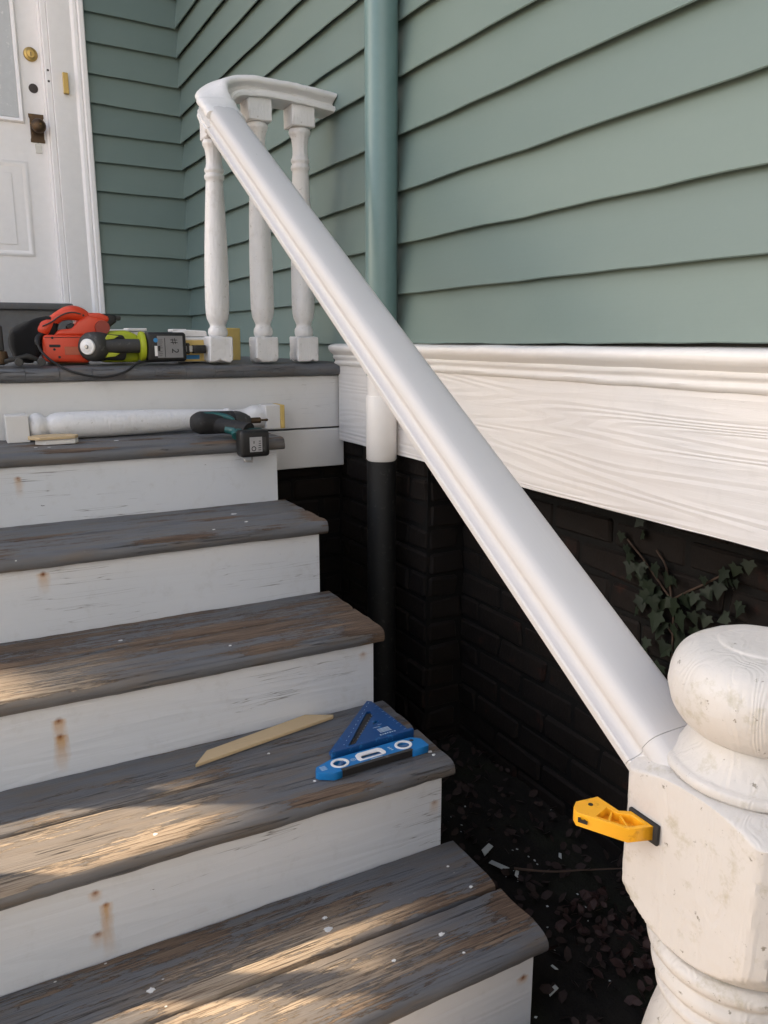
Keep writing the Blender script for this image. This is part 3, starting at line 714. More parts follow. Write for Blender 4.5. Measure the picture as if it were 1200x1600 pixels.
# ------------------------------------------------------------------ yellow clamp jaw on the newel
cl = root('clamp_jaw', 'yellow plastic clamp arm with black pad pressed on the side of the newel post', 'clamp', (-.16, -1.72, -.46))
ZT = -.453
oc = [(-.135, -1.7205), (-.1345, -1.7530), (-.1620, -1.7440), (-.1830, -1.7060), (-.1905, -1.6925), (-.1865, -1.6830), (-.1770, -1.6760), (-.1480, -1.6800), (-.1470, -1.6980), (-.1465, -1.7130)]
inn = [(-.1395, -1.7255), (-.1390, -1.7475), (-.1600, -1.7402), (-.1775, -1.7085), (-.1530, -1.7000), (-.1515, -1.7140)]
plate('arm', oc, [inn], .016, Matrix.Translation((0, 0, ZT-.016)), 'yellow', cl, .0006)
plate('web', inn, [], .004, Matrix.Translation((0, 0, ZT-.0135)), 'yellow', cl)
def rib(a, b):
    a, b = Vector((*a, ZT-.010)), Vector((*b, ZT-.010)); d = (b-a).normalized(); n = Vector((-d.y, d.x, 0))*.0011
    bm = B(); add_sweep(bm, [[p-n, p+n, p+n+Vector((0, 0, .0088)), p-n+Vector((0, 0, .0088))] for p in (a, b)]); obj('rib', bm, 'yellow', cl)
rib((-.1520, -1.7080), (-.1700, -1.7215)); rib((-.1500, -1.7190), (-.1585, -1.7400))
obj('pivot_dot', lathe([(0, .0002), (.0030, .0002), (.0028, .0012), (0, .0012)], (-.1665, -1.6885, ZT), seg=14), 'black', cl)
bm = B(); add_box(bm, -.0055, .0055, -.0008, .0008, -.0018, .0018); add_box(bm, -.0055, -.0025, -.0009, .0007, .0019, .0038); add_box(bm, .0010, .0032, -.0009, .0007, .0019, .0030)
q = Vector((-.1868, -1.6995, ZT-.0075)); dd = Vector((-.1830+.1905, -1.7060+1.6925, 0)).normalized()
bm.transform(Matrix.Translation(q+Vector((-.0022, -.0013, 0))) @ Matrix.Rotation(math.atan2(dd.y, dd.x), 4, 'Z')); obj('bar_slot', bm, 'black', cl)
obj('pad', box(-.1345, -.1295, -1.7600, -1.7160, ZT-.0215, ZT+.0035, bev=.0015, seg=2), 'rubber', cl, 40)

cl.location.x -= .0037

# ------------------------------------------------------------------ torpedo level, rafter square and pine strip on the fourth tread
ZT4 = -4*RISE+DZ[3]
lv = root('spirit_level', 'small bright blue torpedo level with white ringed vials lying on a tread edge', 'level', (-.14, -1.085, ZT4))
LR = Matrix.Translation((-.1430, -1.0700, ZT4+.0012)) @ Matrix.Rotation(R(1.8), 4, 'Z') @ Matrix.Diagonal((1.03, .90, .70, 1))
hl = .1135
body = [(-hl, -.003), (-hl+.003, -.011), (-hl+.025, -.0280), (-.072, -.0280), (-.072, -.0235), (.078, -.0235), (.078, -.0290), (hl-.002, -.0290), (hl, -.026), (hl, .005), (hl-.015, .0205), (.070, .0225), (-.075, .0225), (-hl+.006, .0095)]
vials = [(-.064, .0, .0175, .0165), (.071, -.001, .0175, .0165)]
win = [(-.026, -.012), (.024, -.012), (.027, -.006), (.025, .008), (.019, .0135), (-.019, .0135), (-.026, .008), (-.028, -.004)]
plate('body', body, [circ(x, y, .0135, 24) for x, y, *_ in vials]+[win], .0205, LR, 'blue', lv, .0006)
plate('vial_ring', circ(-.064, 0, .0172, 28), [circ(-.064, 0, .0130, 28)], .0030, LR @ Matrix.Translation((0, 0, .0195)), 'white_pl', lv, .0004)
plate('vial_ring', circ(.071, -.001, .0172, 28), [circ(.071, -.001, .0130, 28)], .0030, LR @ Matrix.Translation((0, 0, .0195)), 'white_pl', lv, .0004)
plate('vial_window', [(x*1.08, y*1.12) for x, y in win], [[(x*.80, y*.56-.0035) for x, y in win]], .0030, LR @ Matrix.Translation((0, 0, .0195)), 'white_pl', lv, .0004)
def tub(x0, y0, x1, y1, r):
    bm = B(); add_tube(bm, [LR @ Vector((x0, y0, .013)), LR @ Vector((x1, y1, .013))], r, 14); obj('vial', bm, 'vial', lv, 40)
tub(-.064-.009, -.009, -.064+.009, .009, .0048); tub(.071-.011, .002, .071+.011, -.002, .0048); tub(-.022, -.004, .022, -.004, .0052)
bm = B(); add_box(bm, -.075, .077, -.021, .020, .0006, .0018); bm.transform(LR); obj('back_plate', bm, 'white_pl', lv)
bm = B(); add_box(bm, -.0715, .0775, -.0276, -.0238, .0015, .0185); bm.transform(LR); obj('magnet_strip', bm, 'mag', lv)
bm = B(); add_box(bm, -.0718, .0778, -.0290, -.0205, .0196, .0216); bm.transform(LR); obj('edge_rail', bm, 'grey_rubber', lv)
bm = B(); add_lathe(bm, [(0, .0206), (.0048, .0206), (.0045, .0212), (0, .0212)], (.094, .008, .0), seg=16); bm.transform(LR); obj('hang_hole', bm, 'mag', lv)
def mark(x, y, wx, wy, par, mtx, z, name='printed_mark', rot=0.):
    bm = B(); add_box(bm, x-wx/2, x+wx/2, y-wy/2, y+wy/2, z, z+.0004, rot=Matrix.Rotation(rot, 3, 'Z') if rot else None); bm.transform(mtx); obj(name, bm, 'mark', par)
for i in range(4): mark(-.098, -.0075+i*.0042, .012, .0018, lv, LR, .0208)
plate('printed_mark', circ(-.037, -.001, .0050, 18), [circ(-.037, -.001, .0038, 18)], .0004, LR @ Matrix.Translation((0, 0, .0208)), 'mark', lv); mark(-.037, -.001, .0042, .0018, lv, LR, .0208)
for i in range(3): mark(.042+.001*i, .006-i*.006, .006-.001*abs(i-1), .0028, lv, LR, .0208)
mark(.004, -.0188, .024, .0022, lv, LR, .0217)

sq = root('rafter_square', 'dark blue triangular rafter square lying flat behind the torpedo level', 'square', (-.1, -.98, ZT4))
SQ = Matrix.Translation((-.0305, -1.0335, ZT4+.001)) @ Matrix.Rotation(R(2.2), 4, 'Z') @ Matrix.Diagonal((1, .93, 1, 1))
Ls = .180
o1 = [(-Ls, 0.), (0, 0), (0, .004), (-.002, Ls-.006), (-.010, Ls+.002), (-.018, Ls-.006), (-Ls, .014)]
slot = [(-.150, .018), (-.140, .018), (-.026, .128), (-.026, .138), (-.032, .140), (-.152, .026)]
slot = [(-.1370, .0170), (-.1210, .0170), (-.0300, .1130), (-.0270, .1330), (-.0360, .1345)]
nick = [(-.052, .0740), (-.040, .0740), (-.034, .0790), (-.034, .0850), (-.044, .0850)]
plate('plate', o1, [slot, nick], .0045, SQ @ Matrix.Translation((0, 0, .0115)), 'blue_dark', sq, .0005)
bm = B(); add_box(bm, -Ls-.002, .003, -.0045, .0045, 0, .0245, bev=.001); bm.transform(SQ); obj('fence', bm, 'blue_dark', sq)
for i in range(13):
    t = i/12; px, py = -Ls+.022+t*.142, .014+t*.158
    mark(px+.004, py-.0015, .0012, .0036 if i % 3 else .006, sq, SQ, .0163, 'scale_mark', R(-45))
for i in range(10): mark(-.108+i*.0082, .0335+i*.0088, .0010, .0030, sq, SQ, .0163, 'scale_mark', R(-45))
for i in range(9): mark(-.005, .02+i*.016, .004 if i % 2 else .006, .0008, sq, SQ, .0163, 'scale_mark')
for i in range(4): mark(-.043, .0330+i*.0048, .026, .0026, sq, SQ, .0163)
for i in range(7): mark(-.060+i*.0055, .0235, .0034, .0028 if i % 2 else .0040, sq, SQ, .0163)
mark(-.052, .058, .016, .0012, sq, SQ, .0163); mark(-.040, .066, .010, .0010, sq, SQ, .0163)

ps = [(-.4475, -.9345), (-.4140, -.8925), (-.1850, -.8430), (-.1310, -.8720), (-.1350, -.8775)]
obj('pine_strip', prism(ps, .0075, (0, 0, ZT4+.0008), (1, 0, 0), (0, 1, 0), bev=.0012, seg=1), 'raw', None, label='pale raw pine strip with slanted ends lying on a grey tread', cat='wood strip')

# ------------------------------------------------------------------ loose baluster, small block and green driver on the top tread
ZT1 = -RISE+DZ[0]
lb = root('loose_baluster', 'loose white turned baluster lying across the top tread against the fascia', 'baluster', (-.3, -.05, ZT1))
LY, LZ = -.052, ZT1+.0365
def xbox(x0, x1, m, nm='end_block'): 
    bm = box(x0, x1, LY-.034, LY+.034, ZT1+.0006, ZT1+.0700, bev=.0015); return obj(nm, bm, m, lb)
xbox(-.676, -.622, 'white_block'); xbox(.018, .062, 'white_block'); xbox(.0622, .0765, 'raw_yellow', 'cut_end')
lp = [(.022, -.6215), (.033, -.612), (.036, -.600), (.033, -.588), (.026, -.580), (.0245, -.575), (.030, -.568), (.0345, -.555), (.0360, -.535), (.0358, -.50), (.0350, -.42), (.0330, -.32), (.0300, -.22), (.0270, -.14), (.0250, -.10), (.0290, -.094), (.0295, -.086), (.025, -.080), (.0225, -.070), (.0225, -.05), (.0245, -.034), (.030, -.022), (.0335, -.010), (.0335, .004), (.030, .0175)]
bm = B(); add_lathe(bm, lp, (0, LY, LZ), 'X', 40); jitter(bm, .0012, 24, (0, 1, 1)); obj('turned_shaft', bm, 'bal', lb, 60)

hb = root('trim_block', 'small white eight sided wood offcut with raw top lying before the loose baluster', 'wood block', (-.57, -.13, ZT1))
hx = [(-.060, -.020), (-.035, -.044), (.048, -.040), (.060, -.012), (.045, .018), (.010, .030), (-.035, .026), (-.058, .006)]
obj('lower_block', prism([(x*.86+.008, y*.86) for x, y in hx], .013, (-.572, -.130, ZT1+.0006), (1, 0, 0), (0, 1, 0), bev=.001, seg=1), 'white_block', hb)
obj('top_plate', prism(hx, .007, (-.572, -.130, ZT1+.0140), (1, 0, 0), (0, 1, 0), bev=.001, seg=1), 'raw', hb)

dr = root('impact_driver', 'small black and teal cordless driver lying on the top tread, battery over the edge', 'cordless driver', (-.13, -.2, ZT1))
az = ZT1+.033
bm = B(); pth = smooth_path([(-.240, -.205, az+.002), (-.233, -.205, az+.002), (-.214, -.205, az+.002), (-.19, -.203, az+.001), (-.15, -.200, az), (-.115, -.198, az)], 4)
rr = []
for p in pth: 
    t = (p.x+.240)/.125; rr.append(.016+.0165*min(1, t*5)**.6-.003*max(0, t-.6))
add_tube(bm, pth, rr, 20); obj('motor_housing', bm, 'rubber', dr, 50)
bm = B(); add_lathe(bm, [(.0300, 0), (.031, .008), (.0285, .022), (.021, .040), (.0165, .046), (.0150, .050)], (-.114, -.198, az), 'X', 24); obj('nose', bm, 'grey_rubber', dr, 40)
bm = B(); add_lathe(bm, [(.0070, 0), (.0085, .001), (.0085, .030), (.006, .032), (.0030, .0325), (.0030, .045), (.0036, .047), (.0040, .052), (.0020, .055)], (-.0635, -.204, az+.001), 'X', 14); obj('bit_holder', bm, 'bronze', dr, 40)
bm = B(); pth = smooth_path([(-.182, -.205, az-.004), (-.160, -.225, az-.006), (-.132, -.252, az-.010), (-.108, -.278, az-.014), (-.100, -.292, az-.018)], 4); add_tube(bm, pth, [.0245-.004*math.sin(i/len(pth)*3) for i in range(len(pth))], 18); obj('grip', bm, 'rubber', dr, 50)
bm = B(); pth = smooth_path([(-.212, -.2145, az+.0245), (-.18, -.2145, az+.0245), (-.150, -.222, az+.020), (-.125, -.245, az+.010)], 5); add_tube(bm, pth, [.0075]*(len(pth)-3)+[.007, .006, .003], 10); obj('side_stripe', bm, 'teal', dr, 50)
bm = B(); pth = smooth_path([(-.150, -.250, az-.014), (-.135, -.272, az-.020), (-.138, -.295, az-.030)], 5); add_tube(bm, pth, .012, 10); obj('side_stripe', bm, 'teal', dr, 50)
bt = obj('battery', box(-.142, -.056, -.346, -.298, ZT1-.052, ZT1+.0215, bev=.010, seg=3), 'black', dr, 40)
obj('battery_foot', box(-.136, -.060, -.297, -.282, ZT1+.002, ZT1+.022, bev=.004, seg=2), 'teal', dr, 40)
obj('battery_label', box(-.116, -.080, -.3470, -.3462, ZT1-.037, ZT1+.0035), 'label2', bt)
obj('label_strip', box(-.078, -.068, -.3468, -.3462, ZT1-.035, ZT1+.002), 'grey_rubber', bt)
for i in range(5): obj('label_mark', box(-.092+.0005*i, -.0835, -.3474, -.3471, ZT1-.033+i*.006, ZT1-.031+i*.006), 'black', bt)
plate('label_ring', circ(-.105, ZT1-.028, .0068, 20), [circ(-.105, ZT1-.028, .0046, 20)], .0004, Matrix.Translation((0, -.3470, 0)) @ Matrix.Rotation(R(90), 4, 'X'), 'black', bt)
text('label_letters', 'II', .011, Matrix.Translation((-.104, -.3472, ZT1-.011)) @ Matrix.Rotation(R(90), 4, 'X'), 'black', bt)
bm = B(); add_tube(bm, [(-.128, -.320, ZT1-.052), (-.126, -.326, ZT1-.064), (-.104, -.326, ZT1-.066), (-.102, -.320, ZT1-.052)], .0032, 8); obj('belt_hook', bm, 'steel', dr, 40)

for o_ in [c_ for c_ in dr.children]: pass
dr.scale = (.93, .95, .95); dr.location.x -= .004; dr.location.y -= .006; dr.location.z += .009

# ------------------------------------------------------------------ tools on the porch floor
ZF = .0085
bs = root('belt_sander', 'orange corded belt sander with black cloth dust bag on the porch floor', 'belt sander', (-.47, .12, ZF))
xz = lambda o, pts, y, h, bev, m, nm, **k: obj(nm, prism(pts, h, (0, y, 0), (1, 0, 0), (0, 0, 1), bev=bev, seg=3), m, o, 40, **k)
# (U x V of x and z points to -y, so pieces grow towards the viewer)
xz(bs, [(-.556, .016), (-.440, .012), (-.432, .03), (-.432, .080), (-.444, .092), (-.556, .094), (-.560, .08), (-.560, .026)], .150, .085, .009, 'orange', 'drum_housing')
xz(bs, [(-.530, .090), (-.395, .090), (-.375, .112), (-.382, .140), (-.430, .150), (-.460, .135), (-.480, .112), (-.515, .108)], .155, .075, .008, 'orange', 'motor_body')
bm = B(); pth = smooth_path([(-.556, .105, .098), (-.550, .105, .112), (-.532, .105, .128), (-.505, .105, .148), (-.478, .105, .157), (-.450, .105, .153), (-.430, .105, .140), (-.422, .105, .125)], 6)
add_tube(bm, pth, [.0185+.003*math.sin(i*.3) for i in range(len(pth))], 18, upv=Vector((0, 1, 0)), squash=1.1); obj('handle', bm, 'orange', bs, 50)
obj('trigger', box(-.492, -.468, .085, .112, .106, .126, bev=.006, seg=2, rot=Matrix.Rotation(R(-25), 3, 'Y')), 'black', bs)
xz(bs, [(-.435, .132), (-.375, .132), (-.372, .146), (-.395, .158), (-.435, .158)], .140, .05, .006, 'orange', 'front_cover')
xz(bs, [(-.418, .146), (-.412, .096), (-.385, .085), (-.380, .110), (-.352, .132), (-.352, .152), (-.390, .157)], .130, .035, .005, 'black', 'front_bracket')
bm = B(); add_lathe(bm, [(0, -.014), (.020, -.014), (.0215, -.008), (.0215, .006), (.016, .012), (0, .013)], (-.396, .088, .115), 'Y', 24); obj('front_knob', bm, plain('dark red plastic', (.26, .035, .02), .45), bs, 40)
obj('tension_lever', box(-.372, -.338, .100, .125, .137, .151, bev=.004, seg=2), 'grey_rubber', bs, 40)
for (x, z) in ((-.532, .052), (-.520, .030), (-.535, .085), (-.445, .150)): obj('screw', lathe([(0, 0), (.0038, 0), (.0034, -.0016), (0, -.0016)], (x, .0648 if z < .1 else .086, z), 'Y', 10), 'black', bs)
obj('vent_slot', box(-.545, -.515, .0636, .066, .058, .066, bev=.001), 'black', bs)
obj('seam', box(-.5565, -.4335, .0640, .0655, .0855, .0870), 'black', bs)
obj('label_plate', box(-.505, -.462, .0640, .0654, .036, .060, bev=.001), plain('faded orange print', (.42, .10, .05), .5), bs)
obj('belt', box(-.548, -.440, .070, .145, ZF+.0006, .0135, bev=.002), 'bronze', bs)
bm = B(); add_tube(bm, smooth_path([(-.556, .0815, .118), (-.530, .0815, .131), (-.505, .0815, .149), (-.478, .0815, .158), (-.452, .0815, .154)], 5), .0022, 6); obj('handle_seam', bm, 'grey_rubber', bs, 60)
bm = prism([(-.640, .040), (-.640, .100), (-.615, .126), (-.575, .138), (-.528, .150), (-.505, .140), (-.520, .075), (-.548, .052), (-.575, .020), (-.600, .010), (-.625, .020)], .10, (0, .19, 0), (1, 0, 0), (0, 0, 1), bev=.016, seg=3)
bmesh.ops.subdivide_edges(bm, edges=bm.edges, cuts=2, use_grid_fill=True); jitter(bm, .007, 26); obj('dust_bag', bm, 'cloth', bs, 180)
bm = B(); pth = smooth_path([(-.551, .100, .100), (-.566, .085, .090), (-.574, .070, .074), (-.566, .045, .044), (-.538, .012, .014), (-.492, -.012, -.012), (-.425, -.017, -.026), (-.362, -.015, -.014), (-.318, .004, .011), (-.27, .05, .015), (-.2, .13, .014)], 6)
add_tube(bm, pth, [.0078 if i < 14 else .0034 for i in range(len(pth))], 10); obj('power_cord', bm, 'rubber', bs, 60)

bs.scale = (.97, 1, .94)
ld = root('cordless_drill', 'lime and grey cordless drill on its side on the porch floor, battery base facing out', 'cordless drill', (-.33, .06, ZF))
RD = Matrix.Rotation(R(-38), 3, 'Z')
bm = B(); add_lathe(bm, [(0, -.046), (.026, -.046), (.033, -.042), (.0395, -.030), (.0410, -.010), (.0405, .02), (.037, .04), (.034, .045), (0, .046)], (-.418, .070, .0565), 'Y', 36, rot=RD); obj('motor_cap', bm, 'grey_rubber', ld, 40)
bm = B(); add_lathe(bm, [(0, -.0545), (.012, -.0545), (.014, -.053), (.0195, -.053), (.0215, -.051), (.0215, -.0462), (0, -.046)], (-.418, .070, .0565), 'Y', 28, rot=RD); dial = obj('speed_dial', bm, 'white_pl', ld, 40)
bm = B(); add_lathe(bm, [(0, -.058), (.004, -.058), (.006, -.0548), (0, -.0546)], (-.418, .070, .0565), 'Y', 14, rot=RD); obj('dial_screw', bm, 'steel', dial)
xz(ld, [(-.405, .012), (-.300, .012), (-.292, .04), (-.296, .085), (-.330, .102), (-.385, .099), (-.405, .08)], .150, .07, .012, 'lime', 'gear_housing')
xz(ld, [(-.412, .020), (-.345, .018), (-.338, .05), (-.345, .088), (-.412, .092)], .095, .045, .008, 'rubber', 'body_cover')
bm = B(); pth = smooth_path([(-.400, .050, .058), (-.36, .047, .058), (-.33, .046, .058), (-.302, .046, .058)], 4); add_tube(bm, pth, [.0205]*4+[.0195]*(len(pth)-4), 20); obj('grip', bm, 'grey_rubber', ld, 40)
for z in (.082, .034): obj('grip_flash', prism([(-.402, -.007), (-.375, -.004), (-.362, .004), (-.392, .007)], .006, (0, .0445 if z > .05 else .044, z), (1, 0, 0), (0, 0, 1), bev=.001, seg=1), 'lime', ld)
bm = B(); add_lathe(bm, [(.030, 0), (.038, .002), (.040, .008), (.038, .015), (.034, .017)], (-.307, .052, .057), 'X', 28); bmesh.ops.scale(bm, vec=(1, .9, 1.05), verts=bm.verts, space=Matrix.Translation((0, -.052, -.057))); obj('collar', bm, 'lime', ld, 40)
b2 = obj('battery', box(-.290, -.178, .020, .092, .0135, .0965, bev=.010, seg=3), 'black', ld, 40)
FB = Matrix.Translation((0, .0197, 0)) @ Matrix.Rotation(R(90), 4, 'X')
obj('battery_label', box(-.262, -.190, .0190, .0197, .025, .086), 'label', b2)
obj('label_line', box(-.2415, -.2400, .0184, .0189, .026, .080), 'black', b2)
obj('label_patch', box(-.270, -.2625, .0184, .0192, .030, .058), 'white_pl', b2); obj('label_patch', box(-.2605, -.2545, .0182, .0189, .044, .058), 'black', b2)
obj('label_dot', lathe([(0, 0), (.0062, 0), (.0058, -.0006), (0, -.0006)], (-.266, .0192, .074), 'Y', 16), 'tape_blue', b2)
text('handwritten_mark', '#', .028, Matrix.Translation((-.214, .0186, .071)) @ Matrix.Rotation(R(90), 4, 'X') @ Matrix.Rotation(R(-80), 4, 'Z'), 'black', b2)
text('handwritten_mark', '2', .028, Matrix.Translation((-.213, .0186, .044)) @ Matrix.Rotation(R(90), 4, 'X') @ Matrix.Rotation(R(-95), 4, 'Z'), 'black', b2)
for i in range(9):
    for j in range(3):
        if rnd.random() < .8: obj('label_text', box(-.2585+j*.0000, -.2450-rnd.uniform(0, .005), .0185, .0189, .030+i*.0055, .0312+i*.0055), 'black', b2) if j == 0 else None
bm = B(); add_box(bm, -.178, -.166, .030, .060, .035, .066, bev=.003); obj('battery_latch', bm, 'black', ld)

sk = root('pocket_tool', 'small black tool with bright metal collar wedged beside the lime drill battery', 'pocket tool', (-.15, .04, .03))
obj('body', box(-.158, -.118, .030, .052, .036, .060, bev=.004, seg=2), 'black', sk, 40)
obj('metal_collar', box(-.178, -.1585, .031, .051, .040, .058, bev=.001), 'steel', sk)
# white and raw wood offcuts stacked behind the drill
ob = root('wood_offcut', 'white painted wood block with raw yellow face and blue tape behind the lime drill battery', 'wood block', (-.14, .12, ZF))
obj('block', box(-.190, -.100, .075, .19, ZF+.003, .082, bev=.003), 'white_block', ob)
obj('raw_face', box(-.188, -.1065, .0735, .0748, ZF+.004, .074), 'raw_yellow', ob); obj('tape_strip', box(-.170, -.128, .0722, .0733, .019, .031), 'tape_blue', ob)
obj('side_face', box(-.0998, -.0965, .078, .17, ZF+.002, .076), 'raw', ob)
obj('top_cap', prism([(-.192, .080), (-.098, .080), (-.102, .098), (-.16, .101), (-.188, .094)], .09, (0, .17, .003), (1, 0, 0), (0, 0, 1), bev=.003, seg=1), 'white_block', ob)
G = 'white wood blocks on the porch floor'
for (x0, x1, z1, y0, lab) in ((-.356, -.298, .106, .24, 'white wood block with thin top plate just behind the lime gear housing'), (-.296, -.236, .110, .27, 'taller white wood block behind the black battery of the lime drill'), (-.162, -.118, .108, .25, 'white wood block with flat cap rising behind the taped offcut')):
    o = root('white_block', lab, 'wood block', ((x0+x1)/2, y0+.03, ZF), G)
    obj('block', box(x0+.004, x1-.004, y0+.004, y0+.060, ZF+.0005, z1-.010, bev=.003), 'white_block', o); obj('top_plate', box(x0, x1, y0, y0+.064, z1-.0095, z1, bev=.002), 'white_block', o)
bm = box(-.022, .056, .245, .28, ZF+.0005, .112, bev=.002); jitter(bm, .002, 20)
obj('yellow_offcut', bm, 'raw_yellow', None, label='yellow raw wood offcut standing between two porch balusters', cat='wood block')
bc = root('bar_clamp', 'black bar clamp with round pads lying at the far end of the porch floor', 'clamp', (-.64, .05, ZF))
obj('bar', box(-.685, -.655, .05, .075, ZF+.001, .112, bev=.003), 'black', bc)
obj('jaw', prism([(-.66, .02), (-.630, .026), (-.60, .034), (-.568, .020), (-.572, .010), (-.605, .020), (-.66, .008)], .03, (0, .05, .006), (1, 0, 0), (0, 0, 1), bev=.003), 'black', bc, 40)
for x, z in ((-.625, .018), (-.570, .018)):
    bm = B(); add_lathe(bm, [(0, -.012), (.009, -.012), (.0105, -.009), (.0105, .006), (.008, .010), (.006, .03), (0, .03)], (x, .012, z), 'Y', 18); obj('pad', bm, 'grey_rubber', bc, 40)
bm = B(); add_lathe(bm, [(0, -.02), (.018, -.016), (.021, 0), (.018, .016), (0, .02)], (-.668, .04, .03), 'Z', 18); obj('screw_handle', bm, 'bronze', bc, 40)

# ------------------------------------------------------------------ ivy on the brick base
iv = root('ivy_plant', 'dark green ivy sprig climbing the black brick base behind the newel post', 'ivy', (XB, -1.24, -.62))
def ivy_leaf(c, s, ang, tilt, tw):
    out = [(0, .06), (.16, -.04), (.40, -.10), (.36, .10), (.62, .30), (.36, .42), (.24, .66), (0, 1.0), (-.24, .66), (-.36, .42), (-.62, .30), (-.36, .10), (-.40, -.10), (-.16, -.04)]
    bm = B(); ctr = bm.verts.new((0, .35, .02)); vs = [bm.verts.new((x, y-.0, -.06*abs(x)-.05*y*y)) for x, y in out]
    for i in range(len(vs)): bm.faces.new((ctr, vs[i], vs[(i+1) % len(vs)]))
    M4 = Matrix.Translation(c) @ Matrix(((0, 0, -1, 0), (-1, 0, 0, 0), (0, 1, 0, 0), (0, 0, 0, 1))) @ Matrix.Rotation(ang, 4, 'Z') @ Matrix.Rotation(tilt, 4, 'X') @ Matrix.Rotation(tw, 4, 'Y') @ Matrix.Scale(s, 4)
    bm.transform(M4); obj('leaf', bm, 'ivy', iv, 180)
XI = XB-.012
for pts in ([(-1.262, -.70), (-1.262, -.58), (-1.258, -.50), (-1.250, -.43), (-1.228, -.37), (-1.20, -.34)], [(-1.250, -.43), (-1.29, -.40), (-1.34, -.365), (-1.37, -.34)], [(-1.25, -.43), (-1.17, -.37), (-1.12, -.335)], [(-1.258, -.50), (-1.20, -.46)]):
    bm = B(); add_tube(bm, [Vector((XI+.004*mnoise.noise(Vector((y*20, z*20, 0))), y, z)) for y, z in [(p.x, p.y) for p in smooth_path([(a, b, 0) for a, b in pts], 4)]], .0022, 6); obj('stem', bm, 'stem', iv, 60)
ivr = random.Random(11)
for i, (y, z, s) in enumerate([(-1.228, -.475, .058), (-1.262, -.435, .052), (-1.20, -.415, .046), (-1.175, -.455, .046), (-1.29, -.455, .050), (-1.30, -.505, .056), (-1.245, -.39, .044), (-1.21, -.375, .042), (-1.175, -.39, .036), (-1.15, -.365, .034), (-1.255, -.53, .046), (-1.215, -.53, .034),
      (-1.32, -.44, .036), (-1.325, -.40, .034), (-1.36, -.375, .042), (-1.372, -.345, .040), (-1.395, -.33, .034), (-1.34, -.41, .032), (-1.125, -.355, .036), (-1.11, -.33, .030), (-1.278, -.48, .044), (-1.235, -.50, .040), (-1.285, -.42, .036), (-1.24, -.59, .032), (-1.28, -.61, .034), (-1.255, -.66, .030), (-1.19, -.435, .038), (-1.22, -.44, .044), (-1.265, -.385, .032), (-1.43, -.31, .034), (-1.46, -.33, .03), (-1.315, -.475, .036)]):
    s *= .80
    ivy_leaf((XI-.006-ivr.uniform(0, .022), y, z+s*.35), s, math.pi+ivr.uniform(-.6, .6), ivr.uniform(-.15, .35), ivr.uniform(-.15, .55))

for i in range(40):
    y, z = ivr.choice([(-1.235, -.45), (-1.20, -.40), (-1.30, -.45), (-1.15, -.36), (-1.37, -.35), (-1.26, -.56)]); s = ivr.uniform(.018, .034)
    ivy_leaf((XI-.003-ivr.uniform(0, .012), y+ivr.gauss(0, .035), z+ivr.gauss(0, .035)), s, math.pi+ivr.uniform(-1., 1.), ivr.uniform(-.2, .4), ivr.uniform(-.3, .6))
# ------------------------------------------------------------------ litter on the soil
lrn = random.Random(5)
def scatter(name, n, mat, size, area, flat, lift, pts=4):
    bm = B()
    for i in range(n):
        x, y = area(); s = lrn.uniform(.5, 1.)*size; a = lrn.uniform(0, 6.28); c = Vector((x, y, GZ+.012+lift*lrn.random()))
        rot = Matrix.Rotation(a, 3, 'Z') @ Matrix.Rotation(lrn.uniform(-flat, flat), 3, 'X') @ Matrix.Rotation(lrn.uniform(-flat, flat), 3, 'Y')
        sh = [(-.5, 0, 0), (-.15, -.32, .06), (.35, -.22, .1), (.55, .05, 0), (.2, .3, .08), (-.2, .28, .05)] if pts > 4 else [(-.5, -.2, 0), (.3, -.35, .02), (.5, .1, 0), (-.1, .4, .02)]
        vs = [bm.verts.new(c+rot @ (Vector(p)*s*Vector((1, lrn.uniform(.6, 1.1), 1)).x)) for p in sh]; bm.faces.new(vs)
    return bm
ga = lambda: (lrn.uniform(.05, XB-.01), lrn.uniform(-2.0, -.2))
gl = lambda: (lrn.gauss(.27, .05), lrn.uniform(-1.62, -1.22))
obj('leaf_litter', scatter('leaf_litter', 700, 'litter', .030, ga, .9, .016, 6), 'litter', kind='stuff')
obj('leaf_drift', scatter('leaf_drift', 170, 'litter', .030, gl, 1.0, .03, 6), leaf_mat('red dead leaves', (.012, .005, .004), (.045, .016, .012), .7), kind='stuff')
gp2 = lambda: (lrn.gauss(.17, .10), lrn.gauss(-1.1, .22))
obj('paint_flakes', scatter('paint_flakes', 55, 'chip', .007, gp2, .3, .010), 'chip', kind='stuff')
for i, (x, y, s, a) in enumerate([(.191, -.999, .040, .5), (.183, -1.058, .045, 2.2), (.200, -1.10, .022, .9), (.062, -1.385, .026, .3), (.100, -1.345, .014, 1.9), (.325, -1.096, .018, 1.)]):
    bm = B(); sh = [(-.5, -.12), (.45, -.2), (.5, .12), (-.2, .22)]
    add_prism(bm, [(p*s, q*s) for p, q in sh], .0015, (x, y, GZ+.022), (math.cos(a), math.sin(a), .1), (-math.sin(a), math.cos(a), .15))
    obj('paint_flake', bm, 'chip', None, label=['broad pale paint flake on the soil by the bottom tread end', 'long pale paint flake lying at a slant on the soil by the bottom tread end', 'short pale paint flake next to the long slanted flake', 'pale bluish flake on dark soil beside the lowest riser', 'tiny pale flake next to the bluish flake by the lowest riser', 'lone pale flake on the soil close to the thin twig'][i], cat='paint flake', group='paint flakes on the soil')
bm = B(); add_tube(bm, smooth_path([(.20, -1.09, GZ+.03), (.26, -1.14, GZ+.034), (.33, -1.165, GZ+.03), (.42, -1.215, GZ+.036)], 5), [.0028-.0001*i for i in range(16)], 6); obj('twig', bm, 'stem', None, 60, label='thin bare twig lying across the dark soil behind the newel post', cat='twig')

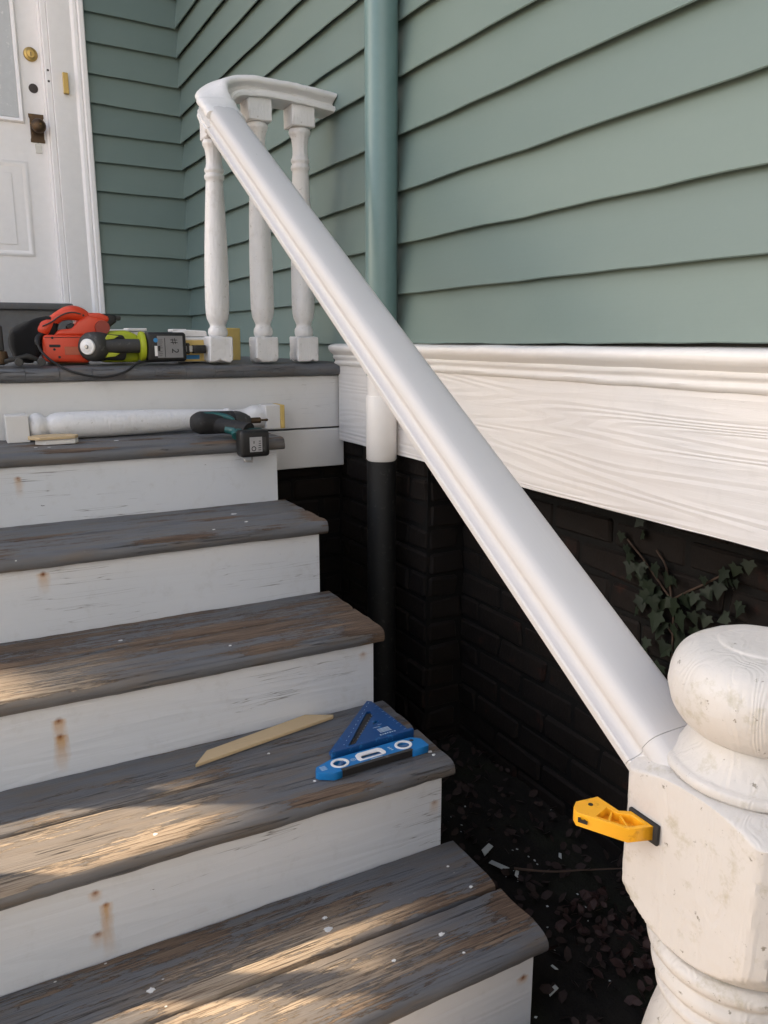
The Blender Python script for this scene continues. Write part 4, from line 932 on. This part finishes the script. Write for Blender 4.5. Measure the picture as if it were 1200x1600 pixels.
# ------------------------------------------------------------------ unseen tree, added and cut to shape the shade on the porch
def tree(name, label, base, trunk_h, crown, n, seed):
    r = random.Random(seed); t = root(name, label, 'tree', base)
    bm = B(); b = Vector(base); add_tube(bm, [b+Vector((.05*i*math.sin(i), .04*i*math.cos(i*2), trunk_h*i/6)) for i in range(7)], [.32-.03*i for i in range(7)], 10); obj('trunk', bm, 'bark', t, 60)
    bm = B()
    cx, cy, cz, rx, ry, rz, zlo = crown
    for k in range(n):
        while True:
            u = Vector((r.uniform(-1, 1), r.uniform(-1, 1), r.uniform(-1, 1)))
            if u.length <= 1: break
        u = u.normalized()*(u.length**.4)
        c = Vector((cx+u.x*rx, cy+u.y*ry, cz+u.z*rz))
        if c.z < zlo(c): continue
        s = r.uniform(.14, .30); q = Matrix.Rotation(r.uniform(0, 6.28), 3, 'Z') @ Matrix.Rotation(r.uniform(-1.2, 1.2), 3, 'X')
        vs = [bm.verts.new(c+q @ (Vector(p)*s)) for p in ((-.5, -.1, 0), (0, -.4, .05), (.6, 0, 0), (.05, .4, .05))]; bm.faces.new(vs)
    obj('crown', bm, 'foliage', t)
    return t
def sunline(p, X):          # where the ray from p towards the sun crosses x = X
    s = (X-p[0])/(-SUN_DIR.x); return Vector((X, p[1]-SUN_DIR.y*s, p[2]-SUN_DIR.z*s))
TX = -8.0
LINE = sorted((sunline(p, TX) for p in ((-.25, -1.33, -.90), (-.39, -1.03, -.72), (-.67, -.82, -.54), (-1.0, -.50, -.36))), key=lambda v: v.y)
def zlow(c):
    k = (c.x-TX)/SUN_DIR.x; y, z = c.y-SUN_DIR.y*k, c.z-SUN_DIR.z*k      # slid along the light to x = TX
    L = LINE
    for a, b in zip(L, L[1:]):
        if y < b.y or b is L[-1]: break
    return a.z+(y-a.y)*(b.z-a.z)/(b.y-a.y)+.06-z+c.z
tree('shade_tree', 'added unseen evergreen tree, its crown cut to shape sun and shade on the porch', (TX, 5.6, GZ), 6.5, (TX, 4.0, 7.5, 1.3, 3.6, 2.8, zlow), 36000, 3)
hg = root('shade_hedge', 'added unseen dark green hedge along the front path facing the stair', 'shade_hedge', (-.6, -3.8, GZ)); hr_ = random.Random(9); bm = B()  # unseen greenery, added to keep light off the lower risers
for k in range(9000):
    c = Vector((hr_.uniform(-4.2, 3.2), hr_.uniform(-4.3, -3.3), hr_.uniform(GZ, .12))); q_ = Matrix.Rotation(hr_.uniform(0, 6.28), 3, 'Z') @ Matrix.Rotation(hr_.uniform(-1.4, 1.4), 3, 'X'); s_ = hr_.uniform(.05, .10)
    bm.faces.new([bm.verts.new(c+q_ @ (Vector(p)*s_)) for p in ((-.5, -.1, 0), (0, -.4, .05), (.6, 0, 0), (.05, .4, .05))])
obj('foliage', bm, 'foliage', hg)
bm = B()
for k in range(14): add_tube(bm, [(-4+k*.53, -3.8, GZ-.02), (-4+k*.53, -3.8, -.2)], .03, 6)
obj('stems', bm, 'bark', hg, kind='stuff')
# far side of the stair: what is left of its railing
rl = root('stair_railing', 'old white handrail with few balusters left on the far side of the stair', 'railing', (XL+.08, -.8, -.6))
bm = B(); add_sweep(bm, [[RB(y)+Vector((XL+.16, 0, 0))+Vector((1, 0, 0))*a+NR*b for a, b in PROF] for y in (-1.70, -.9, .02)]); obj('rail', bm, 'oldrail', rl, 40)
for y, k in ((-.50, 2), (-.755, 3)):
    zb, zt = -k*RISE, RB(y).z+.004; bm = B(); add_lathe(bm, [(r*1.0, zb+.02+(h-.08)*(zt-zb-.03)/.606) for r, h in BAL], (XL+.087, y, 0), seg=24); obj('baluster', bm, 'bal', rl, 60)
    bm = B(); add_box(bm, XL+.05, XL+.124, y-.037, y+.037, zb+.001, zb+.05); obj('baluster_foot', bm, 'bal', rl)
bm = B(); add_box(bm, XL-.01, XL+.18, -1.89, -1.70, GZ, -.40, bev=.01); obj('end_post', bm, 'newel', rl)
bm = B(); add_lathe(bm, [(.0, -.22), (.06, -.225), (.094, -.28), (.06, -.35), (.085, -.395), (.0, -.40)], (XL+.085, -1.795, 0), seg=32); obj('post_cap', bm, 'newel', rl, 60)

# ------------------------------------------------------------------ unseen pale house added behind the viewer: its sunlit front lights the porch
nh = root('fill_house', 'added unseen pale house across the front yard, bouncing light onto the porch', 'house', (0, -11, GZ))
MAT['render'] = plain('pale wall render', (.76, .83, .90), .9, var=.05, bump=.3, bscale=20)
obj('wall', box(-11, 9, -19, -11, GZ-.1, 10.5), 'render', nh)
obj('roof', prism([(-11.4, 10.51), (9.4, 10.51), (9.4, 10.8), (-1, 13.5), (-11.4, 10.8)], 8.6, (0, -10.7, 0), (1, 0, 0), (0, 0, 1)) , 'sill', nh)
for x in (-8.5, -5, -1.5, 2, 5.5):
    for z in (.6, 4.1, 7.4):
        f = obj('window', box(x, x+1.1, -10.995, -10.94, z, z+1.7), 'trim', nh); obj('pane', box(x+.1, x+1., -10.938, -10.93, z+.1, z+1.6), 'glass', f)
